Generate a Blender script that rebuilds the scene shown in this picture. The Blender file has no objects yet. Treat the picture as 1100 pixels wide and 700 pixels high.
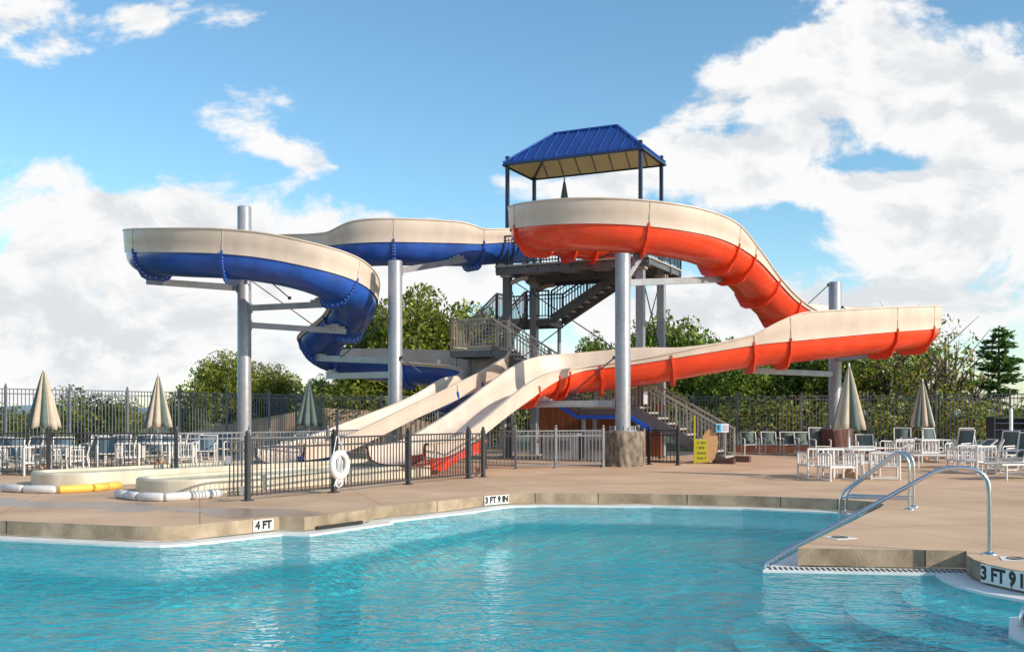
import bpy, bmesh, math, random
from mathutils import Vector, Matrix, noise
random.seed(7)
R = math.radians
PI = math.pi
scn = bpy.context.scene
col = scn.collection
CAMZ = 1.62
F = 1100.0
HY = 444.0

def P(px, py, d):            # measured point of the photo at a surveyed distance -> world position
    return Vector(((px - 550) * d / F, d, CAMZ + (HY - py) * d / F))
def G(px, py, z=0.0):        # point on a level surface
    d = (CAMZ - z) * F / (py - HY)
    return Vector(((px - 550) * d / F, d, z))

# ------------------------------------------------------------------ materials
MATS = {}
def new_mat(name):
    m = bpy.data.materials.new(name); m.use_nodes = True
    nt = m.node_tree; nt.nodes.clear()
    out = nt.nodes.new('ShaderNodeOutputMaterial')
    return m, nt, out
def pmat(name, c, rough=0.5, metal=0.0, var=0.12, scale=3.0, bump=0.0, bscale=40.0, coat=0.0, c2=None, detail=6, spec=0.5, stretch=None, streak=0.0):
    m, nt, out = new_mat(name)
    N = nt.nodes.new; L = nt.links.new
    b = N('ShaderNodeBsdfPrincipled'); L(b.outputs[0], out.inputs[0])
    b.inputs['Roughness'].default_value = rough; b.inputs['Metallic'].default_value = metal
    b.inputs['Specular IOR Level'].default_value = spec
    b.inputs['Coat Weight'].default_value = coat; b.inputs['Coat Roughness'].default_value = 0.08
    tc = N('ShaderNodeTexCoord'); src = tc.outputs['Object']
    if stretch:
        mp = N('ShaderNodeMapping'); mp.inputs['Scale'].default_value = stretch; L(src, mp.inputs[0]); src = mp.outputs[0]
    n = N('ShaderNodeTexNoise'); n.inputs['Scale'].default_value = scale; n.inputs['Detail'].default_value = detail
    n.inputs['Roughness'].default_value = 0.62
    L(src, n.inputs['Vector'])
    r = N('ShaderNodeValToRGB'); L(n.outputs[0], r.inputs[0])
    r.color_ramp.elements[0].position = 0.3; r.color_ramp.elements[1].position = 0.7
    ca = c2 if c2 else tuple(x * (1 - var) for x in c)
    cb = c if c2 else tuple(min(1, x * (1 + var)) for x in c)
    r.color_ramp.elements[0].color = (*ca, 1); r.color_ramp.elements[1].color = (*cb, 1)
    last = r.outputs[0]
    if streak:
        mp = N('ShaderNodeMapping'); mp.inputs['Scale'].default_value = (1.5, 1.5, 0.45); L(tc.outputs['Object'], mp.inputs[0])
        n2 = N('ShaderNodeTexNoise'); n2.inputs['Scale'].default_value = 1.3; n2.inputs['Detail'].default_value = 8; L(mp.outputs[0], n2.inputs[0])
        r2 = N('ShaderNodeValToRGB'); L(n2.outputs[0], r2.inputs[0])
        r2.color_ramp.elements[0].position = .42; r2.color_ramp.elements[1].position = .6
        r2.color_ramp.elements[0].color = (1 - streak, 1 - streak, 1 - streak * 1.1, 1); r2.color_ramp.elements[1].color = (1, 1, 1, 1)
        mx = N('ShaderNodeMix'); mx.data_type = 'RGBA'; mx.blend_type = 'MULTIPLY'; mx.inputs[0].default_value = 1
        L(last, mx.inputs[6]); L(r2.outputs[0], mx.inputs[7]); last = mx.outputs[2]
    L(last, b.inputs['Base Color'])
    mr = N('ShaderNodeMapRange'); mr.inputs[3].default_value = max(0.02, rough - .08); mr.inputs[4].default_value = min(1, rough + .1)
    L(n.outputs[0], mr.inputs[0]); L(mr.outputs[0], b.inputs['Roughness'])
    if bump:
        nb = N('ShaderNodeTexNoise'); nb.inputs['Scale'].default_value = bscale; nb.inputs['Detail'].default_value = 5
        L(src, nb.inputs['Vector'])
        bp = N('ShaderNodeBump'); bp.inputs['Strength'].default_value = bump; bp.inputs['Distance'].default_value = 0.02
        L(nb.outputs[0], bp.inputs['Height']); L(bp.outputs[0], b.inputs['Normal'])
    MATS[name] = m
    return m
pmat('cream', (0.69, 0.56, 0.465), 0.42, var=.05, scale=.9, coat=.1, streak=.09)
pmat('cream_edge', (0.50, 0.42, 0.35), 0.5, var=.1)
pmat('blue_shell', (0.028, 0.12, 0.50), 0.36, scale=1.4, coat=.4, streak=.22, c2=(0.010, 0.070, 0.38), detail=9)
pmat('red_shell', (0.84, 0.062, 0.016), 0.25, var=.10, scale=1.2, coat=.4, streak=.08)
pmat('bolt', (0.62, 0.62, 0.64), 0.35, .8)
pmat('galv', (0.36, 0.36, 0.385), 0.42, .35, var=.13, scale=9, bump=.05, streak=.15)
pmat('steel_dark', (0.055, 0.065, 0.085), 0.45, .3, var=.15)
pmat('roof_post', (0.03, 0.045, 0.085), 0.4, .2)
pmat('roof_blue', (0.010, 0.055, 0.28), 0.32, .25, var=.1, coat=.3)
pmat('roof_blue_trim', (0.02, 0.09, 0.36), 0.32, .2, var=.1)
pmat('soffit', (0.72, 0.60, 0.32), 0.5, var=.06)
pmat('rail_taupe', (0.40, 0.345, 0.30), 0.5, .15, var=.1)
pmat('stringer', (0.16, 0.155, 0.165), 0.5, .3, var=.15, streak=.15)
pmat('tread', (0.42, 0.38, 0.34), 0.6, .1, var=.15)
pmat('black_fence', (0.16, 0.17, 0.20), 0.35, .1, var=.2)
pmat('gate_black', (0.03, 0.032, 0.038), 0.4, .2)
pmat('grey_fence', (0.06, 0.06, 0.066), 0.4, .35, var=.2)
pmat('light_fence', (0.20, 0.205, 0.22), 0.4, .4, var=.15)
pmat('white_pvc', (0.70, 0.67, 0.64), 0.4, var=.05)
pmat('sling', (0.095, 0.135, 0.125), 0.75, var=.15, scale=8, bump=.1, bscale=90)
pmat('sling_blue', (0.10, 0.155, 0.20), 0.75, var=.15, scale=8, bump=.1, bscale=90)
pmat('fabric_tan', (0.56, 0.455, 0.35), 0.85, var=.10, scale=6, streak=.12)
pmat('fabric_green', (0.12, 0.165, 0.145), 0.85, var=.14, scale=6, streak=.12)
pmat('umb_base', (0.45, 0.25, 0.12), 0.7, var=.2, scale=9)
pmat('stump', (0.34, 0.27, 0.21), 0.85, c2=(0.05, 0.03, 0.02), scale=3.6, bump=1.0, bscale=7, stretch=(2.4, 2.4, .9), detail=12)
pmat('stump_dark', (0.16, 0.07, 0.05), 0.85, c2=(0.06, 0.03, 0.025), scale=2.2, bump=.9, bscale=9, stretch=(3, 3, .5))
pmat('conc_face', (0.55, 0.42, 0.29), 0.85, c2=(0.26, 0.19, 0.125), scale=2.2, bump=.35, bscale=40, detail=12, streak=.25)
pmat('gutter', (0.80, 0.79, 0.76), 0.45, var=.06, scale=6, streak=.1)
pmat('splash_wall', (0.68, 0.60, 0.47), 0.5, var=.07, scale=2, bump=.08, streak=.18)
pmat('foam_white', (0.60, 0.58, 0.58), 0.6, var=.1, scale=12)
pmat('foam_yellow', (0.80, 0.50, 0.09), 0.6, var=.08, scale=9)
pmat('pad_blue', (0.01, 0.10, 0.62), 0.5, var=.08)
pmat('wood', (0.42, 0.13, 0.035), 0.55, c2=(0.13, 0.035, 0.012), scale=1.4, stretch=(9, 9, .5), bump=.2, bscale=10)
pmat('chrome', (0.66, 0.66, 0.68), 0.16, 1.0, var=.05)
pmat('tile', (0.80, 0.79, 0.75), 0.35, var=.04)
pmat('letter_black', (0.015, 0.015, 0.015), 0.4, var=.05)
pmat('sign_yellow', (0.40, 0.34, 0.012), 0.5, var=.06)
pmat('sign_white', (0.72, 0.70, 0.76), 0.4, var=.04)
pmat('sign_cyan', (0.06, 0.42, 0.70), 0.4, var=.04)
pmat('rope', (0.70, 0.72, 0.76), 0.7, var=.08)
pmat('tan_wall', (0.56, 0.40, 0.28), 0.8, var=.1, scale=.8, bump=.1, streak=.15)
pmat('cabinet', (0.018, 0.020, 0.035), 0.45, var=.15)
pmat('cabinet_blue', (0.03, 0.05, 0.13), 0.45, var=.15)
pmat('bark', (0.085, 0.062, 0.045), 0.9, var=.3, scale=8, bump=.5, bscale=18, stretch=(2, 2, .5))
pmat('soil', (0.10, 0.055, 0.035), 0.95, var=.3, scale=4, bump=.4)
pmat('steel_box', (0.34, 0.36, 0.39), 0.5, .3, var=.12, scale=2, streak=.2)
pmat('timber', (0.19, 0.075, 0.045), 0.8, var=.25, scale=3, bump=.3)
pmat('dark_gap', (0.02, 0.02, 0.02), 0.8)

# deck: broom-finished tan concrete with joints, stains and a wet patch
def deck_mat():
    m, nt, out = new_mat('deck'); N = nt.nodes.new; L = nt.links.new
    b = N('ShaderNodeBsdfPrincipled'); L(b.outputs[0], out.inputs[0])
    tc = N('ShaderNodeTexCoord')
    n1 = N('ShaderNodeTexNoise'); n1.inputs['Scale'].default_value = .45; n1.inputs['Detail'].default_value = 9; n1.inputs['Roughness'].default_value = .6; L(tc.outputs['Object'], n1.inputs[0])
    r1 = N('ShaderNodeValToRGB'); L(n1.outputs[0], r1.inputs[0])
    r1.color_ramp.elements[0].position = .33; r1.color_ramp.elements[1].position = .68
    r1.color_ramp.elements[0].color = (.52, .325, .195, 1); r1.color_ramp.elements[1].color = (.70, .48, .31, 1)
    n2 = N('ShaderNodeTexNoise'); n2.inputs['Scale'].default_value = 60; n2.inputs['Detail'].default_value = 4; L(tc.outputs['Object'], n2.inputs[0])
    m2 = N('ShaderNodeMapRange'); m2.inputs[3].default_value = .82; m2.inputs[4].default_value = 1.14; L(n2.outputs[0], m2.inputs[0])
    # panel to panel tone
    mp = N('ShaderNodeMapping'); mp.inputs['Rotation'].default_value = (0, 0, R(-17)); L(tc.outputs['Object'], mp.inputs[0])
    sc = N('ShaderNodeVectorMath'); sc.operation = 'MULTIPLY'; sc.inputs[1].default_value = (1 / 3.1, 1 / 3.1, 0); L(mp.outputs[0], sc.inputs[0])
    fl = N('ShaderNodeVectorMath'); fl.operation = 'FLOOR'; L(sc.outputs[0], fl.inputs[0])
    wn = N('ShaderNodeTexWhiteNoise'); wn.noise_dimensions = '2D'; L(fl.outputs[0], wn.inputs['Vector'])
    m3 = N('ShaderNodeMapRange'); m3.inputs[3].default_value = .95; m3.inputs[4].default_value = 1.04; L(wn.outputs[0], m3.inputs[0])
    fr = N('ShaderNodeVectorMath'); fr.operation = 'FRACTION'; L(sc.outputs[0], fr.inputs[0])
    sp = N('ShaderNodeSeparateXYZ'); L(fr.outputs[0], sp.inputs[0])
    def edge(o):
        a = N('ShaderNodeMath'); a.operation = 'LESS_THAN'; a.inputs[1].default_value = .008; L(o, a.inputs[0]); return a.outputs[0]
    mxx = N('ShaderNodeMath'); mxx.operation = 'MAXIMUM'; L(edge(sp.outputs[0]), mxx.inputs[0]); L(edge(sp.outputs[1]), mxx.inputs[1])
    j = N('ShaderNodeMapRange'); j.inputs[3].default_value = 1; j.inputs[4].default_value = .62; L(mxx.outputs[0], j.inputs[0])
    # wet film by the splash pool (left)
    n4 = N('ShaderNodeTexNoise'); n4.inputs['Scale'].default_value = .8; n4.inputs['Detail'].default_value = 6; L(tc.outputs['Object'], n4.inputs[0])
    sx = N('ShaderNodeSeparateXYZ'); L(tc.outputs['Object'], sx.inputs[0])
    # band: distance from line y = 19.0 -0.12*(x+8)
    ma = N('ShaderNodeMath'); ma.operation = 'MULTIPLY_ADD'; ma.inputs[1].default_value = .42; L(sx.outputs[0], ma.inputs[0]); ma.inputs[2].default_value = -16.3 + 6.2 - .55
    ad = N('ShaderNodeMath'); ad.operation = 'ADD'; L(ma.outputs[0], ad.inputs[0]); L(sx.outputs[1], ad.inputs[1])
    # ad = y + .42x - 10.65 ; band centre near (-8,18.5)
    sh = N('ShaderNodeMath'); sh.operation = 'ADD'; sh.inputs[1].default_value = -4.4; L(ad.outputs[0], sh.inputs[0])
    ab = N('ShaderNodeMath'); ab.operation = 'ABSOLUTE'; L(sh.outputs[0], ab.inputs[0])
    wv = N('ShaderNodeMath'); wv.operation = 'MULTIPLY_ADD'; wv.inputs[1].default_value = 3.4; wv.inputs[2].default_value = -.95; L(n4.outputs[0], wv.inputs[0])
    lt = N('ShaderNodeMath'); lt.operation = 'SUBTRACT'; L(wv.outputs[0], lt.inputs[0]); L(ab.outputs[0], lt.inputs[1])
    w = N('ShaderNodeMapRange'); w.inputs[1].default_value = 0; w.inputs[2].default_value = .35; L(lt.outputs[0], w.inputs[0])
    xm = N('ShaderNodeMapRange'); xm.inputs[1].default_value = -1.2; xm.inputs[2].default_value = -3.6; L(sx.outputs[0], xm.inputs[0])
    wm = N('ShaderNodeMath'); wm.operation = 'MULTIPLY'; L(w.outputs[0], wm.inputs[0]); L(xm.outputs[0], wm.inputs[1])
    def mul(a, bb):
        x = N('ShaderNodeMath'); x.operation = 'MULTIPLY'; L(a, x.inputs[0]); L(bb, x.inputs[1]); return x.outputs[0]
    f = mul(mul(m2.outputs[0], m3.outputs[0]), j.outputs[0])
    dk = N('ShaderNodeMapRange'); dk.inputs[3].default_value = 1; dk.inputs[4].default_value = .66; L(wm.outputs[0], dk.inputs[0])
    f = mul(f, dk.outputs[0])
    vm = N('ShaderNodeVectorMath'); vm.operation = 'SCALE'; L(r1.outputs[0], vm.inputs[0]); L(f, vm.inputs['Scale'])
    L(vm.outputs[0], b.inputs['Base Color'])
    rr = N('ShaderNodeMapRange'); rr.inputs[3].default_value = .8; rr.inputs[4].default_value = .30; L(wm.outputs[0], rr.inputs[0]); L(rr.outputs[0], b.inputs['Roughness'])
    b.inputs['Specular IOR Level'].default_value = .4
    bp = N('ShaderNodeBump'); bp.inputs['Distance'].default_value = .006
    bs = N('ShaderNodeMapRange'); bs.inputs[3].default_value = .5; bs.inputs[4].default_value = .06; L(wm.outputs[0], bs.inputs[0]); L(bs.outputs[0], bp.inputs['Strength'])
    L(n2.outputs[0], bp.inputs['Height']); L(bp.outputs[0], b.inputs['Normal'])
    MATS['deck'] = m
deck_mat()

def grass_mat():
    m, nt, out = new_mat('grass'); N = nt.nodes.new; L = nt.links.new
    b = N('ShaderNodeBsdfPrincipled'); L(b.outputs[0], out.inputs[0]); b.inputs['Roughness'].default_value = .9
    tc = N('ShaderNodeTexCoord')
    n = N('ShaderNodeTexNoise'); n.inputs['Scale'].default_value = .35; n.inputs['Detail'].default_value = 12; L(tc.outputs['Object'], n.inputs[0])
    r = N('ShaderNodeValToRGB'); L(n.outputs[0], r.inputs[0])
    r.color_ramp.elements[0].position = .3; r.color_ramp.elements[0].color = (.035, .05, .012, 1)
    r.color_ramp.elements[1].position = .7; r.color_ramp.elements[1].color = (.11, .12, .035, 1)
    L(r.outputs[0], b.inputs['Base Color'])
    MATS['grass'] = m
grass_mat()

def leaf_mat(name, stops, transl=.45):
    m, nt, out = new_mat(name); N = nt.nodes.new; L = nt.links.new
    g = N('ShaderNodeNewGeometry'); r = N('ShaderNodeValToRGB'); L(g.outputs['Random Per Island'], r.inputs[0])
    cr = r.color_ramp; cr.interpolation = 'CONSTANT'
    while len(cr.elements) < len(stops): cr.elements.new(.5)
    for i, (p, c) in enumerate(stops): cr.elements[i].position = p; cr.elements[i].color = (*c, 1)
    tc = N('ShaderNodeTexCoord'); n = N('ShaderNodeTexNoise'); n.inputs['Scale'].default_value = .55; n.inputs['Detail'].default_value = 3; L(tc.outputs['Object'], n.inputs[0])
    mr = N('ShaderNodeMapRange'); mr.inputs[1].default_value = .3; mr.inputs[2].default_value = .7; mr.inputs[3].default_value = .72; mr.inputs[4].default_value = 1.25; L(n.outputs[0], mr.inputs[0])
    vm = N('ShaderNodeVectorMath'); vm.operation = 'SCALE'; L(r.outputs[0], vm.inputs[0]); L(mr.outputs[0], vm.inputs['Scale'])
    d = N('ShaderNodeBsdfPrincipled'); d.inputs['Roughness'].default_value = .5; L(vm.outputs[0], d.inputs['Base Color']); d.inputs['Specular IOR Level'].default_value = .35
    t = N('ShaderNodeBsdfTranslucent'); L(vm.outputs[0], t.inputs[0])
    mx = N('ShaderNodeMixShader'); mx.inputs[0].default_value = transl; L(d.outputs[0], mx.inputs[1]); L(t.outputs[0], mx.inputs[2]); L(mx.outputs[0], out.inputs[0])
    MATS[name] = m
leaf_mat('leaf_olive', [(0, (0.067, 0.102, 0.015)), (.25, (0.175, 0.220, 0.029)), (.55, (0.309, 0.344, 0.046)), (.85, (0.484, 0.454, 0.079))])
leaf_mat('leaf_green', [(0, (0.054, 0.099, 0.019)), (.28, (0.148, 0.232, 0.032)), (.62, (0.280, 0.389, 0.047)), (.88, (0.498, 0.500, 0.095))])
leaf_mat('leaf_autumn', [(0, (0.066, 0.108, 0.020)), (.25, (0.211, 0.292, 0.040)), (.6, (0.396, 0.430, 0.066)), (.82, (0.475, 0.338, 0.092)), (.95, (0.422, 0.184, 0.053))])
leaf_mat('needles', [(0, (.030, .085, .020)), (.4, (.08, .19, .035)), (.75, (.16, .30, .05))], .4)

def water_mat(name, tint, bs, scale, trans=.5, rough=.02, body=(.05, .62, .70), bodyf=.3):
    m, nt, out = new_mat(name); N = nt.nodes.new; L = nt.links.new
    tc = N('ShaderNodeTexCoord')
    mp = N('ShaderNodeMapping'); mp.inputs['Rotation'].default_value = (0, 0, R(12)); mp.inputs['Scale'].default_value = (.75, 1.25, 1); L(tc.outputs['Object'], mp.inputs[0])
    n1 = N('ShaderNodeTexNoise'); n1.inputs['Scale'].default_value = scale; n1.inputs['Detail'].default_value = 3; n1.inputs['Roughness'].default_value = .5; n1.inputs['Distortion'].default_value = .8; L(mp.outputs[0], n1.inputs[0])
    n2 = N('ShaderNodeTexNoise'); n2.inputs['Scale'].default_value = scale * 3.3; n2.inputs['Detail'].default_value = 2; n2.inputs['Distortion'].default_value = .5; L(mp.outputs[0], n2.inputs[0])
    mm = N('ShaderNodeMath'); mm.operation = 'MULTIPLY_ADD'; mm.inputs[1].default_value = .38; L(n2.outputs[0], mm.inputs[0]); L(n1.outputs[0], mm.inputs[2])
    n3 = N('ShaderNodeTexNoise'); n3.inputs['Scale'].default_value = .22; n3.inputs['Detail'].default_value = 2; L(tc.outputs['Object'], n3.inputs[0])
    am = N('ShaderNodeMapRange'); am.inputs[1].default_value = .35; am.inputs[2].default_value = .62; am.inputs[3].default_value = .35; am.inputs[4].default_value = 1.0; L(n3.outputs[0], am.inputs[0])
    h = N('ShaderNodeMath'); h.operation = 'MULTIPLY'; L(mm.outputs[0], h.inputs[0]); L(am.outputs[0], h.inputs[1])
    bp = N('ShaderNodeBump'); bp.inputs['Strength'].default_value = 1; bp.inputs['Distance'].default_value = bs; L(h.outputs[0], bp.inputs['Height'])
    gl = N('ShaderNodeBsdfGlossy'); gl.inputs['Roughness'].default_value = rough; L(bp.outputs[0], gl.inputs['Normal'])
    rf = N('ShaderNodeBsdfRefraction'); rf.inputs['IOR'].default_value = 1.33; rf.inputs['Roughness'].default_value = 0; rf.inputs[0].default_value = (*tint, 1); L(bp.outputs[0], rf.inputs['Normal'])
    tr = N('ShaderNodeBsdfTransparent'); tr.inputs[0].default_value = (*tint, 1)
    mx = N('ShaderNodeMixShader'); mx.inputs[0].default_value = trans; L(rf.outputs[0], mx.inputs[1]); L(tr.outputs[0], mx.inputs[2])
    df = N('ShaderNodeBsdfDiffuse'); df.inputs[0].default_value = (*body, 1)
    bp2 = N('ShaderNodeBump'); bp2.inputs['Strength'].default_value = 1; bp2.inputs['Distance'].default_value = bs * 1.6; L(h.outputs[0], bp2.inputs['Height']); L(bp2.outputs[0], df.inputs['Normal'])
    mb = N('ShaderNodeMixShader'); mb.inputs[0].default_value = bodyf; L(mx.outputs[0], mb.inputs[1]); L(df.outputs[0], mb.inputs[2])
    fz = N('ShaderNodeFresnel'); fz.inputs['IOR'].default_value = 1.19; L(bp.outputs[0], fz.inputs['Normal'])
    m2 = N('ShaderNodeMixShader'); L(fz.outputs[0], m2.inputs[0]); L(mb.outputs[0], m2.inputs[1]); L(gl.outputs[0], m2.inputs[2])
    L(m2.outputs[0], out.inputs[0])
    MATS[name] = m
water_mat('water', (.31, .95, .98), .15, 3.0, .8, body=(.008, .58, .68), bodyf=.20)
water_mat('splash_water', (.75, .88, .82), .02, 3.0, .6, body=(.35, .55, .48), bodyf=.3)
pmat('plaster', (0.55, 0.93, 0.94), 0.7, var=.07, scale=.8)
pmat('plaster_step', (0.92, 0.95, 0.93), 0.7, var=.05, scale=.8)

# ------------------------------------------------------------------ mesh builder
def total_loc(o):
    v = Vector((0, 0, 0))
    while o is not None:
        v += o.location; o = o.parent
    return v
class MB:
    def __init__(s): s.v = []; s.f = []; s.mi = []; s.sm = []
    def add(s, vs, fs, mi=0, sm=False):
        o = len(s.v); s.v += [Vector(x) for x in vs]
        for f in fs: s.f.append([i + o for i in f]); s.mi.append(mi); s.sm.append(sm)
    def box(s, c, size, rz=0, mi=0, M=None):
        hx, hy, hz = size[0] / 2, size[1] / 2, size[2] / 2
        vs = [Vector((x, y, z)) for z in (-hz, hz) for y in (-hy, hy) for x in (-hx, hx)]
        Rm = M if M is not None else Matrix.Rotation(rz, 3, 'Z')
        c = Vector(c)
        s.add([Rm @ v + c for v in vs], [(0, 2, 3, 1), (4, 5, 7, 6), (0, 1, 5, 4), (2, 6, 7, 3), (0, 4, 6, 2), (1, 3, 7, 5)], mi)
        return s
    def bar(s, a, b, w=.05, h=.05, mi=0, up=(0, 0, 1)):
        a = Vector(a); b = Vector(b); t = (b - a); ln = t.length
        if ln < 1e-6: return s
        t /= ln; up = Vector(up)
        if abs(t.dot(up)) > .98: up = Vector((0.3, 1, 0)).normalized()
        sd = t.cross(up).normalized(); u = sd.cross(t)
        M = Matrix((sd, t, u)).transposed()
        return s.box((a + b) / 2, (w, ln, h), M=M, mi=mi)
    def tube(s, pts, r, n=10, mi=0, closed=False, caps=True, sm=True):
        pts = [Vector(p) for p in pts]; k = len(pts)
        rs = r if isinstance(r, (list, tuple)) else [r] * k
        rings = []; prev = None
        for i in range(k):
            if closed: t = pts[(i + 1) % k] - pts[i - 1]
            else: t = pts[min(i + 1, k - 1)] - pts[max(i - 1, 0)]
            t.normalize()
            if prev is None:
                a = Vector((0, 0, 1)) if abs(t.z) < .9 else Vector((1, 0, 0))
                n1 = t.cross(a).normalized()
            else:
                n1 = (prev - t * prev.dot(t)).normalized()
            prev = n1; n2 = t.cross(n1)
            rings.append([pts[i] + (n1 * math.cos(2 * PI * j / n) + n2 * math.sin(2 * PI * j / n)) * rs[i] for j in range(n)])
        vs = [v for rg in rings for v in rg]; fs = []
        for i in range(k if closed else k - 1):
            i2 = (i + 1) % k
            for j in range(n):
                j2 = (j + 1) % n
                fs.append((i * n + j, i * n + j2, i2 * n + j2, i2 * n + j))
        s.add(vs, fs, mi, sm)
        if caps and not closed:
            s.add(rings[0], [tuple(range(n))[::-1]], mi); s.add(rings[-1], [tuple(range(n))], mi)
        return s
    def lathe(s, prof, c=(0, 0, 0), n=20, mi=0, fn=None, sm=True, caps=True):
        c = Vector(c); k = len(prof); vs = []
        for (r, z) in prof:
            for j in range(n):
                a = 2 * PI * j / n; rr = r if fn is None else fn(r, z, a)
                vs.append(c + Vector((rr * math.cos(a), rr * math.sin(a), z)))
        fs = [(i * n + j, i * n + (j + 1) % n, (i + 1) * n + (j + 1) % n, (i + 1) * n + j) for i in range(k - 1) for j in range(n)]
        s.add(vs, fs, mi, sm)
        if caps:
            s.add(vs[:n], [tuple(range(n))[::-1]], mi); s.add(vs[-n:], [tuple(range(n))], mi)
        return s
    def prism(s, poly, z0, z1, mi=0, ms=None):
        n = len(poly); a = sum(poly[i][0] * poly[(i + 1) % n][1] - poly[(i + 1) % n][0] * poly[i][1] for i in range(n))
        if a < 0: poly = poly[::-1]
        vs = [(p[0], p[1], z0) for p in poly] + [(p[0], p[1], z1) for p in poly]
        s.add(vs, [tuple(range(n))[::-1], tuple(range(n, 2 * n))], mi)
        s.add(vs, [(i, (i + 1) % n, n + (i + 1) % n, n + i) for i in range(n)], mi if ms is None else ms); return s
    def build(s, name, mats, parent=None, local=False, bevel=0, smooth_angle=None):
        if isinstance(mats, str): mats = [mats]
        off = Vector((0, 0, 0)) if (parent is None or local) else total_loc(parent)
        me = bpy.data.meshes.new(name)
        me.from_pydata([v - off for v in s.v], [], s.f)
        for m in mats: me.materials.append(MATS[m])
        me.polygons.foreach_set('material_index', s.mi)
        me.polygons.foreach_set('use_smooth', s.sm)
        me.update()
        o = bpy.data.objects.new(name, me); col.objects.link(o)
        if parent is not None: o.parent = parent
        if bevel:
            b = o.modifiers.new('bevel', 'BEVEL'); b.width = bevel; b.segments = 2; b.limit_method = 'ANGLE'
        return o
def tag(o, label=None, cat=None, group=None, kind=None):
    if label: o['label'] = label
    if cat: o['category'] = cat
    if group: o['group'] = group
    if kind: o['kind'] = kind
    return o
def empty(name, loc, label, cat, group=None):
    o = bpy.data.objects.new(name, None); o.empty_display_size = .3; col.objects.link(o); o.location = loc
    return tag(o, label, cat, group)
KIDS = {}
def copy_tree(o, parent=None):
    c = o.copy(); col.objects.link(c); c.parent = parent
    for ch in list(o.children): copy_tree(ch, c)
    return c
def place(proto, used, loc, rz, label, group=None):
    o = proto if not used else copy_tree(proto)
    o.location = loc; o.rotation_euler = (0, 0, rz); o['label'] = label
    if group: o['group'] = group
    return o
def catmull(pts, step=.3):
    pts = [list(p) for p in pts]; out = []; n = len(pts); k = len(pts[0])
    for i in range(n - 1):
        p0 = pts[max(i - 1, 0)]; p1 = pts[i]; p2 = pts[i + 1]; p3 = pts[min(i + 2, n - 1)]
        ln = math.dist(p1[:3], p2[:3]); m = max(1, int(round(ln / step)))
        for j in range(m):
            t = j / m
            out.append([.5 * ((2 * p1[q]) + (-p0[q] + p2[q]) * t + (2 * p0[q] - 5 * p1[q] + 4 * p2[q] - p3[q]) * t * t + (-p0[q] + 3 * p1[q] - 3 * p2[q] + p3[q]) * t ** 3) for q in range(k)])
    out.append(pts[-1]); return out
def text_mesh(body, size, name, mat, M, parent, extrude=.003, align='CENTER', offset=0.0):
    cu = bpy.data.curves.new(name, 'FONT'); cu.body = body; cu.size = size; cu.extrude = extrude; cu.align_x = align; cu.align_y = 'CENTER'; cu.offset = offset
    o = bpy.data.objects.new(name, cu); col.objects.link(o)
    bpy.context.view_layer.update()
    me = bpy.data.meshes.new_from_object(o)
    bpy.data.objects.remove(o); me.materials.clear(); me.materials.append(MATS[mat])
    off = total_loc(parent)
    me.transform(Matrix.Translation(-off) @ M)
    o = bpy.data.objects.new(name, me); col.objects.link(o); o.parent = parent
    return o
def face_matrix(pos, xdir, zdir):       # text: x along xdir, normal zdir
    x = Vector(xdir).normalized(); z = Vector(zdir).normalized(); y = z.cross(x).normalized(); x = y.cross(z)
    M = Matrix((x, y, z)).transposed().to_4x4(); M.translation = Vector(pos); return M

# ------------------------------------------------------------------ pool outline (deck level), clockwise from the left
LV = lambda px, py: tuple(G(px, py)[:2])
def arc(c, r, a0, a1, n): return [(c[0] + r * math.cos(R(a0 + (a1 - a0) * i / n)), c[1] + r * math.sin(R(a0 + (a1 - a0) * i / n))) for i in range(n + 1)]
outline = [(-13.0, 17.3), LV(0, 558.8), LV(90, 562.6), LV(140, 564.6), LV(160, 565.2), LV(176, 565.3), LV(192, 564.6), LV(208, 563.2), LV(240, 560.4), LV(300, 554.6),
           LV(327, 555.2), LV(398, 546.6), (-2.52, 17.62), LV(450, 539.6), LV(495, 535.2), LV(512, 532.9), LV(527, 531.0), LV(545, 529.8), LV(575, 529.3),
           LV(700, 530.0), LV(800, 532.0), LV(900, 535.7), LV(940, 538.8), LV(950, 541.5), LV(945, 545), LV(857, 588.3), LV(1038, 591.0),
           (5.22, 11.75), (5.14, 11.4), (5.12, 11.05), (5.2, 10.65), (5.42, 10.25), (5.8, 9.95), (6.4, 9.75), (7.4, 9.7),
           (7.4, 9.2), (5.4, 9.15), (4.75, 9.0), (4.5, 8.5), (4.4, 3.2), (-13.0, 3.2)]
def area(p): return sum(p[i][0] * p[(i + 1) % len(p)][1] - p[(i + 1) % len(p)][0] * p[i][1] for i in range(len(p))) / 2
if area(outline) < 0: outline = outline[::-1]      # CCW: interior on the left
def offset_poly(p, d):
    n = len(p); out = []
    for i in range(n):
        a = Vector(p[i - 1]); b = Vector(p[i]); c = Vector(p[(i + 1) % n])
        t1 = (b - a).normalized(); t2 = (c - b).normalized()
        n1 = Vector((-t1.y, t1.x)); n2 = Vector((-t2.y, t2.x)); m = n1 + n2
        if m.length < .3: m = n1
        m.normalize(); k = min(1.6, 1 / max(.35, m.dot(n1)))
        q = b + m * d * k; out.append((q.x, q.y))
    return out
inner = offset_poly(outline, .34)
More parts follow.
